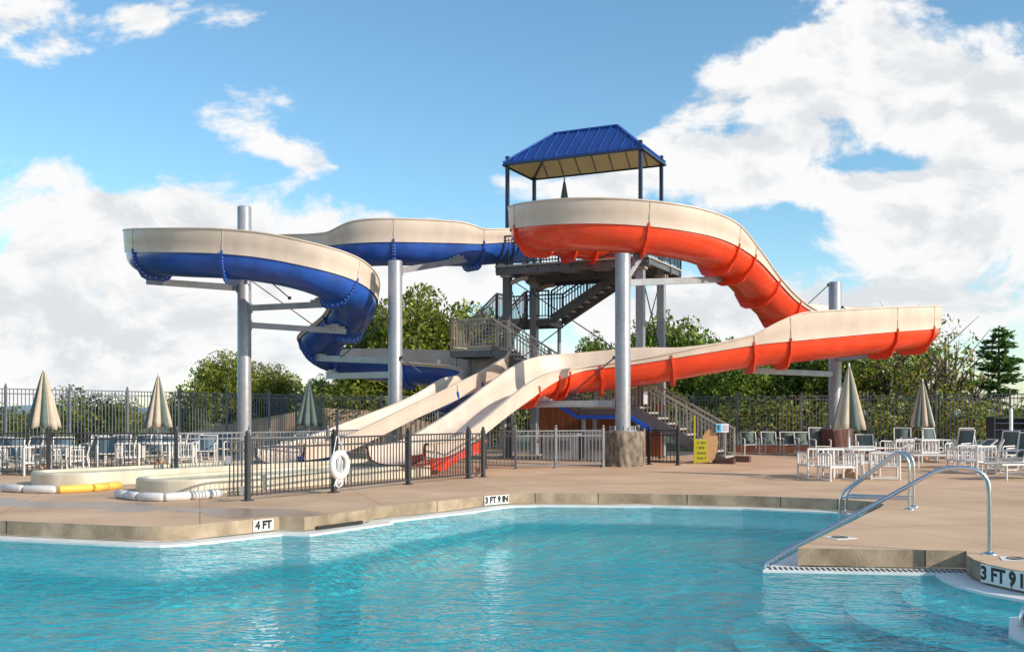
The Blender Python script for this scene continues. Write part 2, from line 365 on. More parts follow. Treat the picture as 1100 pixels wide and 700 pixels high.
def fill(name, loops, z, mat, kind='structure', flip=False):
    bm = bmesh.new(); es = []
    for lp in loops:
        vs = [bm.verts.new((x, y, z)) for x, y in lp]
        for i in range(len(vs)): es.append(bm.edges.new((vs[i], vs[(i + 1) % len(vs)])))
    bmesh.ops.triangle_fill(bm, use_beauty=True, use_dissolve=False, edges=es)
    for f in bm.faces:
        if f.normal.z < 0: f.normal_flip()
    me = bpy.data.meshes.new(name); bm.to_mesh(me); bm.free(); me.materials.append(MATS[mat])
    o = bpy.data.objects.new(name, me); col.objects.link(o); o['kind'] = kind
    return o
deck_out = [(-24, -8), (26, -8), (26, 40.3), (10, 43.6), (-4, 46.5), (-8.5, 44.0), (-15.8, 34.5), (-24, 24)]
fill('deck', [deck_out, outline], 0, 'deck')
fill('pool_water', [offset_poly(outline, .02)], -.255, 'water')
# coping face, gutter ledge, basin
cp = MB(); n = len(outline); ou = outline
for i in range(n):
    a, b = ou[i], ou[(i + 1) % n]
    cp.add([(a[0], a[1], 0), (b[0], b[1], 0), (b[0], b[1], -.205), (a[0], a[1], -.205)], [(0, 3, 2, 1)])
o = cp.build('coping_face', 'conc_face'); o['kind'] = 'structure'
def weld(o, ang=38):
    bm = bmesh.new(); bm.from_mesh(o.data); bmesh.ops.remove_doubles(bm, verts=bm.verts, dist=.0005)
    for f in bm.faces: f.smooth = True
    bm.to_mesh(o.data); bm.free(); e_ = o.modifiers.new('split', 'EDGE_SPLIT'); e_.split_angle = R(ang)
weld(o)
jm = MB()
for jx, jy in ((47, 560.9), (241, 560.3), (437, 541), (489, 535.8), (562, 529.5), (642, 529.7), (744, 531), (853, 534.0), (925, 537.7), (905, 588.9), (975, 590.0)):
    c = G(jx, jy, -.1); best = None
    for i in range(n):
        a = Vector((*ou[i], -.1)); b = Vector((*ou[(i + 1) % n], -.1)); t = max(0, min(1, (c - a).dot(b - a) / (b - a).length_squared)); q = a + (b - a) * t
        if best is None or (q - c).length < best[0]: best = ((q - c).length, q, (b - a).normalized())
    q, d_ = best[1], best[2]; jm.box(q, (.012, .01, .198), rz=math.atan2(d_.y, d_.x))
o = jm.build('coping_joint', 'dark_gap'); o['kind'] = 'structure'
gt = MB(); back = offset_poly(outline, -.06)
for i in range(n):
    j = (i + 1) % n
    a, b, c, d = back[i], back[j], inner[j], inner[i]
    gt.add([(a[0], a[1], -.225), (b[0], b[1], -.225), (c[0], c[1], -.225), (d[0], d[1], -.225), (c[0], c[1], -.36), (d[0], d[1], -.36)], [(0, 1, 2, 3), (3, 2, 4, 5)])
o = gt.build('pool_gutter', 'gutter'); o['kind'] = 'structure'
# fine black grating slots along the gutter in front of the right hand deck
ba = MB(); gi = offset_poly(outline, .30)
for i in range(n):
    j = (i + 1) % n; a, b = gi[i], gi[j]
    ba.add([(a[0], a[1], -.30), (b[0], b[1], -.30), (b[0], b[1], -1.3), (a[0], a[1], -1.3)], [(0, 3, 2, 1)])
o = ba.build('pool_wall', 'plaster'); o['kind'] = 'structure'
fill('pool_floor', [outline], -1.28, 'plaster')

sl = MB(); A0 = G(857, 588.3); A1 = G(1038, 591.0)
dv = (A1 - A0); dl = dv.length; dv.normalize(); nv = Vector((dv.y, -dv.x, 0))
k = 0; x = -.35
while x < dl + .05:
    q = A0 + dv * x + nv * .17; q.z = -.2215
    sl.bar(q - nv * .10, q + nv * .10, .022, .004); x += .062
o = sl.build('gutter_grate', 'dark_gap'); o['kind'] = 'structure'
# submerged curved steps of the alcove (concentric)
st = MB(); c0 = (5.9, 10.6)
for k_, (r, z) in enumerate([(1.75, -.36), (2.35, -.50), (2.95, -.66), (3.55, -.82), (4.15, -.98)]):
    pl = arc(c0, r, 100, 262, 40)
    pl2 = pl + [(7.6, pl[-1][1]), (7.6, pl[0][1])]
    st.prism(pl2, -1.279, z, 0, 1)
pmat('riser_shade', (.03, .22, .42), .6)  # shade of the risers painted as dark blue, so the treads read as bands
o = st.build('pool_steps', ['plaster_step', 'riser_shade']); o['kind'] = 'structure'

# ground
g = MB(); S = 2500
g.add([(-S, -S, 0), (S, -S, 0), (S, S, 0), (-S, S, 0)], [(0, 1, 2, 3)])
def ground():
    loops = [[(-S, -S), (S, -S), (S, S), (-S, S)], deck_out]
    fill('ground', loops, -.06, 'grass')
ground()
ed = MB()
for i in range(len(deck_out)):
    a, b = deck_out[i], deck_out[(i + 1) % len(deck_out)]
    ed.add([(a[0], a[1], 0), (b[0], b[1], 0), (b[0], b[1], -.1), (a[0], a[1], -.1)], [(0, 1, 2, 3)])
o = ed.build('deck_edge', 'conc_face'); o['kind'] = 'structure'
# distant hills
hl = MB(); pts = []
for i in range(81):
    x = -1900 + i * 47.5
    h = 3 + 12 * (noise.noise(Vector((x * .0021, 3.1, 0))) + .5) + 5 * noise.noise(Vector((x * .012, 7.7, 0)))
    pts.append((x, max(4, h)))
vs = []
for x, h in pts: vs += [(x, 1500, -1), (x, 1700, h), (x, 2000, -1)]
fs = []
for i in range(80): fs += [(i * 3, i * 3 + 3, i * 3 + 4, i * 3 + 1), (i * 3 + 1, i * 3 + 4, i * 3 + 5, i * 3 + 2)]
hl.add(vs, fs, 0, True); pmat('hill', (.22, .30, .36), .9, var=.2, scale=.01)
o = hl.build('hills', 'hill'); o['kind'] = 'structure'

# skimmer opening in the box that juts out
a = G(340, 554.0); b = G(389, 548.2); d_ = (b - a).normalized(); nn = Vector((d_.y, -d_.x, 0))
sk = MB(); m_ = (a + b) / 2; m_.z = -.19
sk.box(m_ + nn * .004, ((b - a).length, .03, .055), rz=math.atan2(d_.y, d_.x))
o = sk.build('skimmer_slot', 'dark_gap'); tag(o, 'dark slot under the concrete lip of the pool skimmer', 'skimmer')

# depth markers
def marker(px0, py0, px1, py1, txt, label, tw, side=1, th=.18):
    a = G(px0, py0); b = G(px1, py1); d = (b - a).normalized(); nrm = Vector((d.y, -d.x, 0))
    mid = (a + b) / 2; mid.z = -.105
    root = empty('depth_marker', mid, label, 'depth marker')
    t = MB(); t.box(mid + nrm * .006, ((b - a).length if tw is None else tw, .012, th * .96), rz=math.atan2(d.y, d.x)); t.build('tile', 'tile', root)
    text_mesh(txt, th * .92, 'lettering', 'letter_black', face_matrix(mid + nrm * .0135, d, nrm), root, .001, offset=.011)
marker(272, 557.4, 293, 555.3, '4 FT', 'white tile reading 4 FT on the coping at the left corner', .38)
marker(520, 531.9, 546, 529.8, '3 FT 9 IN', 'white tile reading 3 FT 9 IN on the far coping', .68)
# curved right one, built as two flat plates on the curve
a = Vector((5.14, 11.12, 0)); b = Vector((5.34, 10.36, 0)); d = (b - a).normalized()
nrm = Vector((d.y, -d.x, 0)); mid = (a + b) / 2; mid.z = -.105
root = empty('depth_marker', mid, 'large white tile reading 3 FT 9 IN on the curved coping by the steps', 'depth marker')
t = MB(); t.box(mid + nrm * .05, ((b - a).length, .02, .19), rz=math.atan2(d.y, d.x)); t.build('tile', 'tile', root)
text_mesh('3 FT 9 IN', .2, 'lettering', 'letter_black', face_matrix(mid + nrm * .0615, d, nrm), root, .001, offset=.008)
def plaque(px, py, rz, label, w=.32):
    c = G(px, py, .004); root = empty('deck_plaque', c, label, 'plaque')
    t = MB(); t.box(c, (w, w, .006), rz=rz); t.build('tile', 'tile', root)
    t = MB(); t.tube([c + Vector((.1 * math.cos(q * PI / 8), .1 * math.sin(q * PI / 8), .0045)) for q in range(16)], .008, 5, closed=True)
    t.bar(c + Vector((-.07, -.07, .0045)), c + Vector((.07, .07, .0045)), .014, .006)
    t.bar(c + Vector((-.06, .02, .0045)), c + Vector((.06, .0, .0045)), .02, .005)
    t.build('symbol', 'letter_black', root)
plaque(902, 577, R(20), 'small white no diving tile set in the deck near the front corner')
plaque(1092, 600, R(70), 'white deck tile beside the base of the long handrail')

# ------------------------------------------------------------------ slides
def slide(name, ctrl, shell_mat, label, flanges, r=.78, dep=.74, bolts=True, wrap=.5):
    pts = catmull([[*P(c[0], c[1], c[2])] + list(c[3:]) for c in ctrl], .22)
    n = len(pts); root = empty(name, (pts[n // 2][0], pts[n // 2][1], 0), label, 'water slide')
    pos = [Vector(p[:3]) for p in pts]
    # light smoothing
    for _ in range(3):
        pos = [pos[0]] + [(pos[i - 1] + pos[i] * 2 + pos[i + 1]) / 4 for i in range(1, n - 1)] + [pos[-1]]
    frames = []
    for i in range(n):
        T = (pos[min(i + 1, n - 1)] - pos[max(i - 1, 0)]).normalized()
        N_ = T.cross(Vector((0, 0, 1))).normalized(); U = N_.cross(T)
        frames.append((T, N_, U))
    K = 18
    def flat(dd): return .85 - .12 * min(1, max(0, (.74 - dd) / .4))
    def prof_shell(rr, dd): return [(-rr * math.copysign(abs(math.cos(PI * j / K)) ** flat(dd), math.cos(PI * j / K)) if dd < .73 else -rr * math.cos(PI * j / K), -dd * (math.sin(PI * j / K) ** flat(dd) if 0 < j < K else 0)) for j in range(K + 1)]
    sh = MB(); vs = []; 
    for i in range(n):
        T, N_, U = frames[i]; dd = pts[i][5] if len(pts[i]) > 5 else dep
        for x, z in prof_shell(r, dd): vs.append(pos[i] + N_ * x + U * z)
    m = K + 1
    sh.add(vs, [(i * m + j, i * m + j + 1, (i + 1) * m + j + 1, (i + 1) * m + j) for i in range(n - 1) for j in range(K)], 0, True)
    # rolled rim lip in shell colour
    ob = sh.build('flume_shell', shell_mat, root)
    # lining + splash guards
    ln = MB(); vs = []
    for i in range(n):
        T, N_, U = frames[i]; gl = max(.07, pts[i][3]); gr = max(.07, pts[i][4]); dd = pts[i][5] if len(pts[i]) > 5 else dep
        Z = Vector((0, 0, 1)); ql = .015 if gl > .45 else 0; qr = .015 if gr > .45 else 0
        U2 = (U * .5 + Z * .5).normalized()
        eb = -.03 - max(0, .74 - dd) * wrap
        L_ = [(-r - .045, eb), (-r - .06, gl * .42), (-r - .06 - ql, gl * .46), (-r - .085, gl - .02), (-r - .12, gl - .012), (-r - .12, gl + .025), (-r - .03, gl + .03), (-r + .01, gl - .02), (-r + .03, 0)]
        prof = L_ + prof_shell(r - .035, dd - .035)[1:-1]
        Rr = [(r + .045, eb), (r + .06, gr * .42), (r + .06 + qr, gr * .46), (r + .085, gr - .02), (r + .12, gr - .012), (r + .12, gr + .025), (r + .03, gr + .03), (r - .01, gr - .02), (r - .03, 0)]
        prof += Rr[::-1]
        for x, z in prof: vs.append(pos[i] + N_ * x + (U2 if z > 0 else U) * z)
        mm = len(prof)
    fcs = []
    for i in range(n - 1):
        for j in range(mm - 1): fcs.append((i * mm + j + 1, i * mm + j, (i + 1) * mm + j, (i + 1) * mm + j + 1))
    ln.add(vs, fcs, 0, True)
    o = ln.build('flume_lining', 'cream', root)
    # sharp creases via edge split by angle
    es = o.modifiers.new('split', 'EDGE_SPLIT'); es.split_angle = R(40)
    # flanges
    cum = [0]
    for i in range(1, n): cum.append(cum[-1] + (pos[i] - pos[i - 1]).length)
    def at_px(px, occ):
        c = 0; prev = None
        for i in range(n):
            q = 550 + pos[i].x / pos[i].y * F
            if prev is not None and (prev - px) * (q - px) <= 0:
                if c == occ: return i
                c += 1
            prev = q
        return None
    idx = []
    for (px, occ) in flanges:
        i = at_px(px, occ)
        if i is None: print('flange miss', name, px, occ); continue
        idx.append(i)
    for i in idx:
        T, N_, U = frames[i]; fb = MB(); dd = pts[i][5] if len(pts[i]) > 5 else dep
        inn = prof_shell(r - .01, dd - .01)
        outp = []
        for j in range(K + 1):
            th = PI * j / K
            ctrlp = [(-r - .10, .0), (-r * 1.04, -.50 * dd), (-r * .56, -dd - .20), (r * .56, -dd - .20), (r * 1.04, -.50 * dd), (r + .10, .0)]
            seg = [0, .22, .42, .58, .78, 1.0]; t = j / K
            for q in range(5):
                if t <= seg[q + 1] + 1e-9:
                    u = (t - seg[q]) / (seg[q + 1] - seg[q]); a = ctrlp[q]; b = ctrlp[q + 1]
                    outp.append((a[0] + (b[0] - a[0]) * u, a[1] + (b[1] - a[1]) * u)); break
        v2 = []
        for sgn in (-.03, .03):
            for x, z in inn: v2.append(pos[i] + N_ * x + U * z + T * sgn)
            for x, z in outp: v2.append(pos[i] + N_ * x + U * z + T * sgn)
        f2 = []; M2 = 2 * m
        for j in range(K):
            f2.append((j, j + 1, m + j + 1, m + j)); f2.append((M2 + j, M2 + m + j, M2 + m + j + 1, M2 + j + 1))
            f2.append((m + j, m + j + 1, M2 + m + j + 1, M2 + m + j))
        fb.add(v2, f2)
        for j in range(1, K):
            for sgn in (-1, 1):
                x = (inn[j][0] + outp[j][0]) / 2; z = (inn[j][1] + outp[j][1]) / 2 - .01
                c = pos[i] + N_ * x + U * z + T * sgn * .04
                fb.bar(c - T * .012, c + T * .012, .035, .035, mi=1)
        for sx in (-1, 1):
            c = pos[i] + N_ * sx * (r + .075) + U * .02
            fb.bar(c - U * .03, c + U * .06, .05, .05, mi=0)
        fo = fb.build('joint_flange', [shell_mat, 'bolt' if bolts else shell_mat], root)
        gl, gr = pts[i][3], pts[i][4]
        sd_, g_ = (-1, gl) if gl > gr else (1, gr)
        if g_ > .2:
            sb = MB(); U2 = (U * .5 + Vector((0, 0, 1)) * .5).normalized()
            sb.bar(pos[i] + N_ * sd_ * (r + .052), pos[i] + N_ * sd_ * (r + .09) + U2 * (g_ - .02), .022, .022)
            sb.build('guard_seam', 'cream_edge', fo)
    # end rings
    for i in (0, n - 1):
        T, N_, U = frames[i]
    return root, pos, frames, idx

GB = .74
blue = [(566, 262, 39.4, .45, .45), (540, 262, 38.9, .45, .3), (505, 264, 38.0, .50, .1), (485, 264, 37.5, .72, .08), (424, 263, 36.9, .78, .06), (392, 264, 37.0, .74, .06), (368, 266, 37.6, .42, .1), (310, 268, 39.4, .40, .5),
        (240, 269, 40.4, .1, GB), (190, 270, 39.6, .06, GB), (163, 271, 37.6, .06, GB), (164, 272, 35.8, .06, GB), (195, 273.5, 34.5, .06, GB), (250, 275.5, 33.9, .06, .76), (300, 282, 33.8, .06, .76),
        (342, 293, 34.0, .06, .74), (368, 306, 34.7, .06, .72), (381, 322, 35.9, .06, .60), (376, 337, 37.0, .06, .30), (361, 350, 37.9, .06, .08), (347, 360, 38.7, .06, .06), (344, 369, 39.5, .06, .06), (353, 378, 40.1, .12, .06),
        (373, 384, 40.2, .36, .06), (402, 388, 39.7, .52, .06), (437, 391.5, 39.1, .60, .06), (475, 394.5, 38.6, .66, .06), (503, 396.5, 38.1, .72, .06), (521, 400, 37.1, .80, .06, .70), (516, 407, 35.7, .66, .12, .60),
        (494, 415, 34.7, .40, .26, .50), (458, 430, 33.7, .28, .12, .40), (415, 448, 32.6, .24, .10, .36), (383, 462, 31.6, .24, .10, .36), (352, 475, 30.4, .24, .10, .36), (327, 482, 29.3, .22, .10, .36), (300, 485, 28.2, .20, .10, .36)]
blue = [tuple(b) + (.74,) if len(b) == 5 else b for b in blue]
sl_blue = slide('water_slide', blue, 'blue_shell', 'blue and cream open flume slide with the round loop at the left', [(424, 0), (508, 0), (542, 0), (167, 1), (248, 1), (362, 1), (372, 2), (345, 2), (362, 3), (478, 2), (502, 2), (440, 1)])
red = [(668, 257, 37.0, .45, .45), (640, 257, 36.5, .2, .5), (606, 253, 36.1, .06, .64), (579, 249, 35.2, .06, .70), (574, 246.5, 34.1, .06, .72), (592, 245, 33.0, .06, .72), (625, 244, 32.4, .06, .74), (665, 245, 32.2, .06, .74), (705, 249, 32.35, .06, .74), (742, 256, 32.9, .06, .72),
       (770, 267, 34.0, .06, .64), (791, 281, 34.9, .06, .30), (811, 302, 36.1, .10, .12), (834, 325, 37.5, .3, .10), (858, 338, 38.9, .55, .07), (895, 345, 40.3, .70, .06), (935, 348, 40.8, .74, .06), (968, 349.5, 40.1, .76, .06), (985, 351, 38.7, .76, .06),
       (978, 353.5, 37.3, .78, .06), (948, 356.5, 36.0, .80, .06), (895, 361.5, 35.1, .84, .06), (850, 366, 34.6, .86, .06), (825, 368.5, 34.4, .62, .08), (800, 371.5, 34.3, .30, .20), (740, 381.5, 34.1, .18, .30), (690, 390, 34.1, .12, .55), (650, 395, 34.15, .10, .60), (618, 398.5, 34.1, .10, .60), (596, 401, 33.7, .14, .56, .70), (574, 408, 32.9, .24, .44, .60),
       (547, 423, 31.9, .34, .28, .42), (515, 444, 30.6, .28, .12, .38), (492, 460, 29.5, .24, .10, .36), (470, 474, 28.3, .24, .10, .36), (450, 482, 27.2, .24, .10, .36), (425, 485, 25.9, .20, .10, .36)]
red = [tuple(b) + (.74,) if len(b) == 5 else b for b in red]
sl_red = slide('water_slide', red, 'red_shell', 'red orange and cream open flume slide with the sweeping loop at the right', [(640, 0), (612, 0), (578, 1), (686, 0), (770, 0), (787, 0), (811, 0), (835, 0), (857, 0), (980, 1), (945, 1), (838, 1), (802, 1), (723, 1), (648, 2), (595, 2), (580, 2), (560, 0)], bolts=False, wrap=.4)

def skirt(root, mat, cs, th=.10):
    m = MB(); vs = [P(*c) for c in cs]; k = len(vs); o_ = Vector((-.85, .5, 0)) * th
    m.add(vs + [v_ + o_ for v_ in vs], [tuple(range(k)), tuple(range(k, 2 * k))[::-1]] + [(i, k + i, k + (i + 1) % k, (i + 1) % k) for i in range(k)])
    m.build('runout_skirt', mat, root)
skirt(sl_red[0], 'red_shell', [(443, 489, 26.3), (470, 485, 27.3), (498, 480, 28.2), (523, 472, 29.0), (517, 486, 28.8), (495, 493, 28.0), (476, 506, 27.4), (443, 500, 26.3)])
skirt(sl_blue[0], 'blue_shell', [(322, 490, 28.5), (350, 487, 29.4), (378, 481, 30.2), (372, 492, 30.0), (352, 501, 29.4), (322, 503, 28.5)])
def wet_runout(cx, name):
    pass

# ------------------------------------------------------------------ support poles
def support(px, d, top_py, arms, label, stump=None, ties=(), dia=.48):
    base = Vector(((px - 550) * d / F, d, 0)); zt = CAMZ + (HY - top_py) * d / F
    root = empty('slide_support_pole', base, label, 'support pole', 'steel poles holding the water slides')
    p = MB(); p.lathe([(dia / 2, 0), (dia / 2, zt - .03), (dia / 2 - .02, zt)], base, 28); p.build('shaft', 'galv', root)
    if not stump:
        q = MB(); q.lathe([(.4, 0), (.4, .03)], base, 20)
        for a in range(8): q.lathe([(.025, .03), (.025, .09)], base + Vector((.33 * math.cos(a * PI / 4), .33 * math.sin(a * PI / 4), 0)), 6)
        q.build('base_plate', 'galv', root)
    for arm in arms:
        (ax, ay, bx, by, bd) = arm[:5]; w = arm[5] if len(arm) > 5 else .2
        e = P(bx, by, bd); s_ = P(ax, ay, d); s_.x = base.x; s_.y = base.y
        h = Vector((e.x - s_.x, e.y - s_.y, 0)).normalized(); s_ = s_ + h * (dia / 2 - .02)
        m = MB(); m.bar(s_, e, .15, w); ao = m.build('support_arm', 'galv', root)
        m = MB(); dr = (e - s_).normalized()
        m.bar(e - dr * .75 + Vector((0, 0, w / 2 + .035)), e - dr * .05 + Vector((0, 0, w / 2 + .035)), .24, .06)
        m.bar(e - dr * .55 + Vector((0, 0, w / 2 + .07)), e - dr * .25 + Vector((0, 0, w / 2 + .07)), .16, .14)
        for q in (-.62, -.2):
            m.bar(e + dr * q + Vector((0, 0, w / 2)), e + dr * q + Vector((0, 0, w / 2 + .12)), .04, .04)
        m.build('saddle_bracket', 'galv', ao)
        m = MB(); m.bar(s_ - h * .0, s_ + h * .03, .26, w + .14); m.build('mount_plate', 'galv', ao)
    for (ax, ay, ad, bx, by, bd) in ties:
        m = MB(); m.tube([P(ax, ay, ad), P(bx, by, bd)], .02, 6)
        c = P(ax, ay, ad); m.lathe([(.06, -.05), (.06, .05)], c, 8)
        m.build('tie_rod', 'steel_dark', root)
    if stump:
        hgt, rad, mat = stump
        m = MB()
        def fn(r_, z, a):
            return r_ * (1 + .06 * math.sin(3 * a + 1) + .05 * math.sin(7 * a + z * 2) + .035 * math.sin(17 * a + z * 5) + .12 * max(0, .25 - z) * (1 + math.sin(5 * a)))
        prof = [(rad * 1.05, 0)] + [(rad * (1.04 - .06 * k / 7), hgt * k / 7) for k in range(1, 7)] + [(rad * .96, hgt), (rad * .9, hgt + .03), (.1, hgt + .035)]
        m.lathe(prof, base, 72, fn=fn)
        m.build('stump_casing', mat, root)
        m = MB()
        for a in range(8):
            c = base + Vector((.38 * math.cos(a * PI / 4), .38 * math.sin(a * PI / 4), hgt + .03)); m.lathe([(.03, 0), (.03, .16)], c, 6)
        m.lathe([(.45, hgt + .03), (.45, hgt + .06)], base, 24)
        m.build('anchor_plate', 'galv', root)
    return root
support(262.5, 36, 222, [(255, 309, 158, 302, 36.4, .22), (270, 331, 356, 326.5, 34.9, .2), (270, 349, 372, 356, 36.4, .2)], 'bare grey steel pole rising through the blue loop at the far left', ties=[(268, 300, 35.7, 335, 348, 36.6), (311, 320, 35.5, 285, 298, 34)])
support(424.5, 34.6, 280, [(433, 290, 500, 279, 37.3, .2), (418, 387, 337, 384.5, 39.0, .22), (418, 402, 352, 404, 39.9, .22)], 'grey steel pole between the blue loop and the tower', ties=[(432, 384, 34.4, 452, 400, 34.6), (417, 340, 34.4, 366, 384, 35.0), (462, 283, 36, 455, 274, 37)])
support(669, 31.7, 272.5, [(677, 303, 775, 300, 34.8, .2), (661, 433, 568, 434, 32.6, .2), (676, 296, 690, 272, 32.4, .16)], 'grey steel pole set in a carved stump in front of the tower', stump=(1.05, .61, 'stump'), ties=[(660, 384, 31, 600, 434, 32.3)])
support(897, 39, 303, [(890, 402, 800, 397.5, 34.6, .2), (905, 386, 942, 379.5, 36.4, .2)], 'grey steel pole inside the red loop at the right', stump=(1.0, .62, 'stump_dark'), ties=[(890, 306, 38.8, 850, 343, 38.9), (905, 330, 38.9, 925, 342, 40.2)])

# ------------------------------------------------------------------ tower
OR = Vector((-.17, 38.2, 0)); E1 = Vector((.900, -.436, 0)); E2 = Vector((.436, .900, 0)); ROT = math.atan2(E1.y, E1.x)
def W(s, t, z): return OR + E1 * s + E2 * t + Vector((0, 0, z))
tower = empty('slide_tower', W(2.6, 1.2, 0), 'grey steel stair tower with a blue metal canopy roof and switchback stairs', 'slide tower')
PLZ = 7.1; EV = 10.9
TS = [(0, 0), (0, 2.4), (5.2, 0), (5.2, 2.4)]
for (s, t) in TS:
    m = MB()
    m.bar(W(s, t, 0), W(s, t, PLZ - .1), .27, .27, up=E2)
    m.bar(W(s, t, 0), W(s, t, .04), .5, .5, up=E2)
    po = m.build('tower_post', 'galv' if (s, t) != (0, 0) else 'stringer', tower)
    m = MB(); m.bar(W(s, t, PLZ - .1), W(s, t, EV + .30), .12, .12, up=E2); m.build('canopy_post', 'roof_post', tower)
# canopy
def quad(mb, a, b, c, d, mi=0): mb.add([a, b, c, d], [(0, 1, 2, 3)], mi)
x0, x1, y0, y1 = -.12, 5.32, -.12, 2.52; RZ = 12.12; rs0, rs1 = 1.35, 3.9
m = MB()
C = [W(x0, y0, EV), W(x1, y0, EV), W(x1, y1, EV), W(x0, y1, EV), W(rs0, 1.2, RZ), W(rs1, 1.2, RZ)]
th = Vector((0, 0, .05))
top = [c + th for c in C]
m.add(top, [(0, 1, 5, 4), (2, 3, 4, 5), (1, 2, 5), (3, 0, 4)])
m.add(C + top, [(0, 6, 7, 1), (1, 7, 8, 2), (2, 8, 9, 3), (3, 9, 6, 0)])
roof = m.build('canopy_roof', 'roof_blue', tower)
# standing seams
m = MB()
def on_face(p0, p1, p2, s, z0): pass
s = x0 + .42
while s < x1 - .1:
    if s < rs0: k = (s - x0) / (rs0 - x0)
    elif s > rs1: k = (x1 - s) / (x1 - rs1)
    else: k = 1
    for (ye) in (y0, y1):
        a = W(s, ye, EV + .07); b = W(s, ye + (1.2 - ye) * k, EV + .07 + (RZ - EV) * k)
        m.bar(a, b, .035, .05)
    s += .42
for ye_s in (x0, x1):
    rr = rs0 if ye_s == x0 else rs1
    t = y0 + .42
    while t < y1:
        k = 1 - abs(t - 1.2) / 1.32
        a = W(ye_s, t, EV + .07); b = W(ye_s + (rr - ye_s) * k, t, EV + .07 + (RZ - EV) * k); m.bar(a, b, .035, .05); t += .42
for a, b in ((0, 4), (3, 4), (1, 5), (2, 5), (4, 5)): m.bar(top[a] + th * .5, top[b] + th * .5, .09, .06)
m.build('roof_seam', 'roof_blue_trim', roof)
m = MB()
for (a, b) in ((0, 1), (1, 2), (2, 3), (3, 0)):
    m.bar(C[a] - Vector((0, 0, .035)), C[b] - Vector((0, 0, .035)), .07, .07)
m.build('eave_beam', 'roof_post', roof)
m = MB(); low = [c - Vector((0, 0, .02)) for c in C]
m.add([low[0] + E1 * .05 + E2 * .05, low[1] - E1 * .05 + E2 * .05, low[2] - E1 * .05 - E2 * .05, low[3] + E1 * .05 - E2 * .05, low[4] - Vector((0, 0, .03)), low[5] - Vector((0, 0, .03))], [(1, 0, 4, 5), (3, 2, 5, 4), (2, 1, 5), (0, 3, 4)])
m.build('ceiling_panel', 'soffit', roof)
m = MB()
for q in range(1, 8):
    s = x0 + (x1 - x0) * q / 8
    k = 1 if rs0 <= s <= rs1 else ((s - x0) / (rs0 - x0) if s < rs0 else (x1 - s) / (x1 - rs1))
    for ye in (y0 + .05, y1 - .05):
        m.bar(W(s, ye, EV - .05), W(s, ye + (1.2 - ye) * k, EV - .08 + (RZ - EV) * k), .025, .03)
m.bar(W(0, 2.4, EV), W(rs0, 1.25, RZ - .12), .06, .06); m.bar(W(5.2, 2.4, EV), W(rs1, 1.25, RZ - .12), .06, .06)
m.build('rafter', 'stringer', roof)
# platform
m = MB()
def wbox(mb, s0, s1, t0, t1, z0, z1, mi=0):
    c = W((s0 + s1) / 2, (t0 + t1) / 2, (z0 + z1) / 2); mb.box(c, (s1 - s0, t1 - t0, z1 - z0), rz=ROT, mi=mi)
wbox(m, -.35, 5.6, -.35, 3.75, PLZ - .06, PLZ)
pf = m.build('platform', 'tread', tower)
m = MB()
for t in (-.2, 2.4, 3.6): wbox(m, -.35, 5.6, t - .06, t + .06, PLZ - .34, PLZ - .06)
for s in (-.3, 1.3, 2.6, 3.9, 5.5): wbox(m, s - .05, s + .05, -.3, 3.7, PLZ - .26, PLZ - .07)
m.build('floor_beam', 'stringer', pf)
for (s, t) in TS:
    m = MB(); wbox(m, s - .2, s + .2, t - .2, t + .2, PLZ - .42, PLZ - .34)
    m.tube([W(s + .15 * (1 if s == 0 else -1), t, PLZ - .62), W(s + .55 * (1 if s == 0 else -1), t, PLZ - .48), W(s + .85 * (1 if s == 0 else -1), t, PLZ - .46)], .09, 8)
    m.build('post_bracket', 'rail_taupe', pf)
def railing(name, runs, mat, h=1.07, parent=tower, sp=.125, thick=1.0):
    m = MB()
    for a, b in runs:
        a = Vector(a); b = Vector(b); L_ = math.hypot(b.x - a.x, b.y - a.y)
        u = Vector((0, 0, 1)); d = b - a
        for z, w in ((h, .055), (h - .16, .035), (.10, .04)): m.bar(a + u * z, b + u * z, w * thick, w * thick)
        k = max(1, int(L_ / sp))
        for i in range(1, k): q = a + d * (i / k); m.bar(q + u * .10, q + u * (h - .02 if i % 1 == 0 else h), .024 * thick, .024 * thick, up=E2)
        k2 = max(1, round(L_ / 1.6))
        for i in range(k2 + 1): q = a + d * (i / k2); m.bar(q - u * .12, q + u * (h + .02), .06, .06, up=E2)
    return m.build(name, mat, parent)
railing('platform_railing', [(W(-.3, -.3, PLZ), W(2.2, -.3, PLZ)), (W(3.9, -.3, PLZ), W(5.55, -.3, PLZ)), (W(5.55, -.3, PLZ), W(5.55, 3.7, PLZ)), (W(-.3, 2.0, PLZ), W(-.3, 3.7, PLZ)), (W(-.3, 3.7, PLZ), W(5.55, 3.7, PLZ))], 'steel_dark')
def flight(P0, P1, wv, mat_s, rail_mat, steps):
    P0 = Vector(P0); P1 = Vector(P1); wv = Vector(wv); d = P1 - P0; hz = Vector((d.x, d.y, 0)).normalized()
    m = MB()
    for q in (P0, P0 + wv):
        m.bar(q + Vector((0, 0, -.05)), q + d + Vector((0, 0, -.05)), .06, .34)
    fo = m.build('stair_flight', mat_s, tower)
    m = MB(); w = wv.length; run = math.hypot(d.x, d.y) / steps
    for i in range(steps):
        q = P0 + d * ((i + .5) / steps) + wv / 2; q.z = P0.z + d.z * (i + .85) / steps
        m.bar(q - hz * run * .52, q + hz * run * .52, w - .06, .06)
    m.build('stair_tread', 'tread', fo)
    railing('stair_railing', [(P0, P1), (P0 + wv, P1 + wv)], rail_mat)
T0, T1 = -1.45, -.2
WV = E2 * (T1 - T0)
flight(W(8.55, T0, 0.05), W(5.3, T0, 1.85), WV, 'stringer', 'rail_taupe', 10)
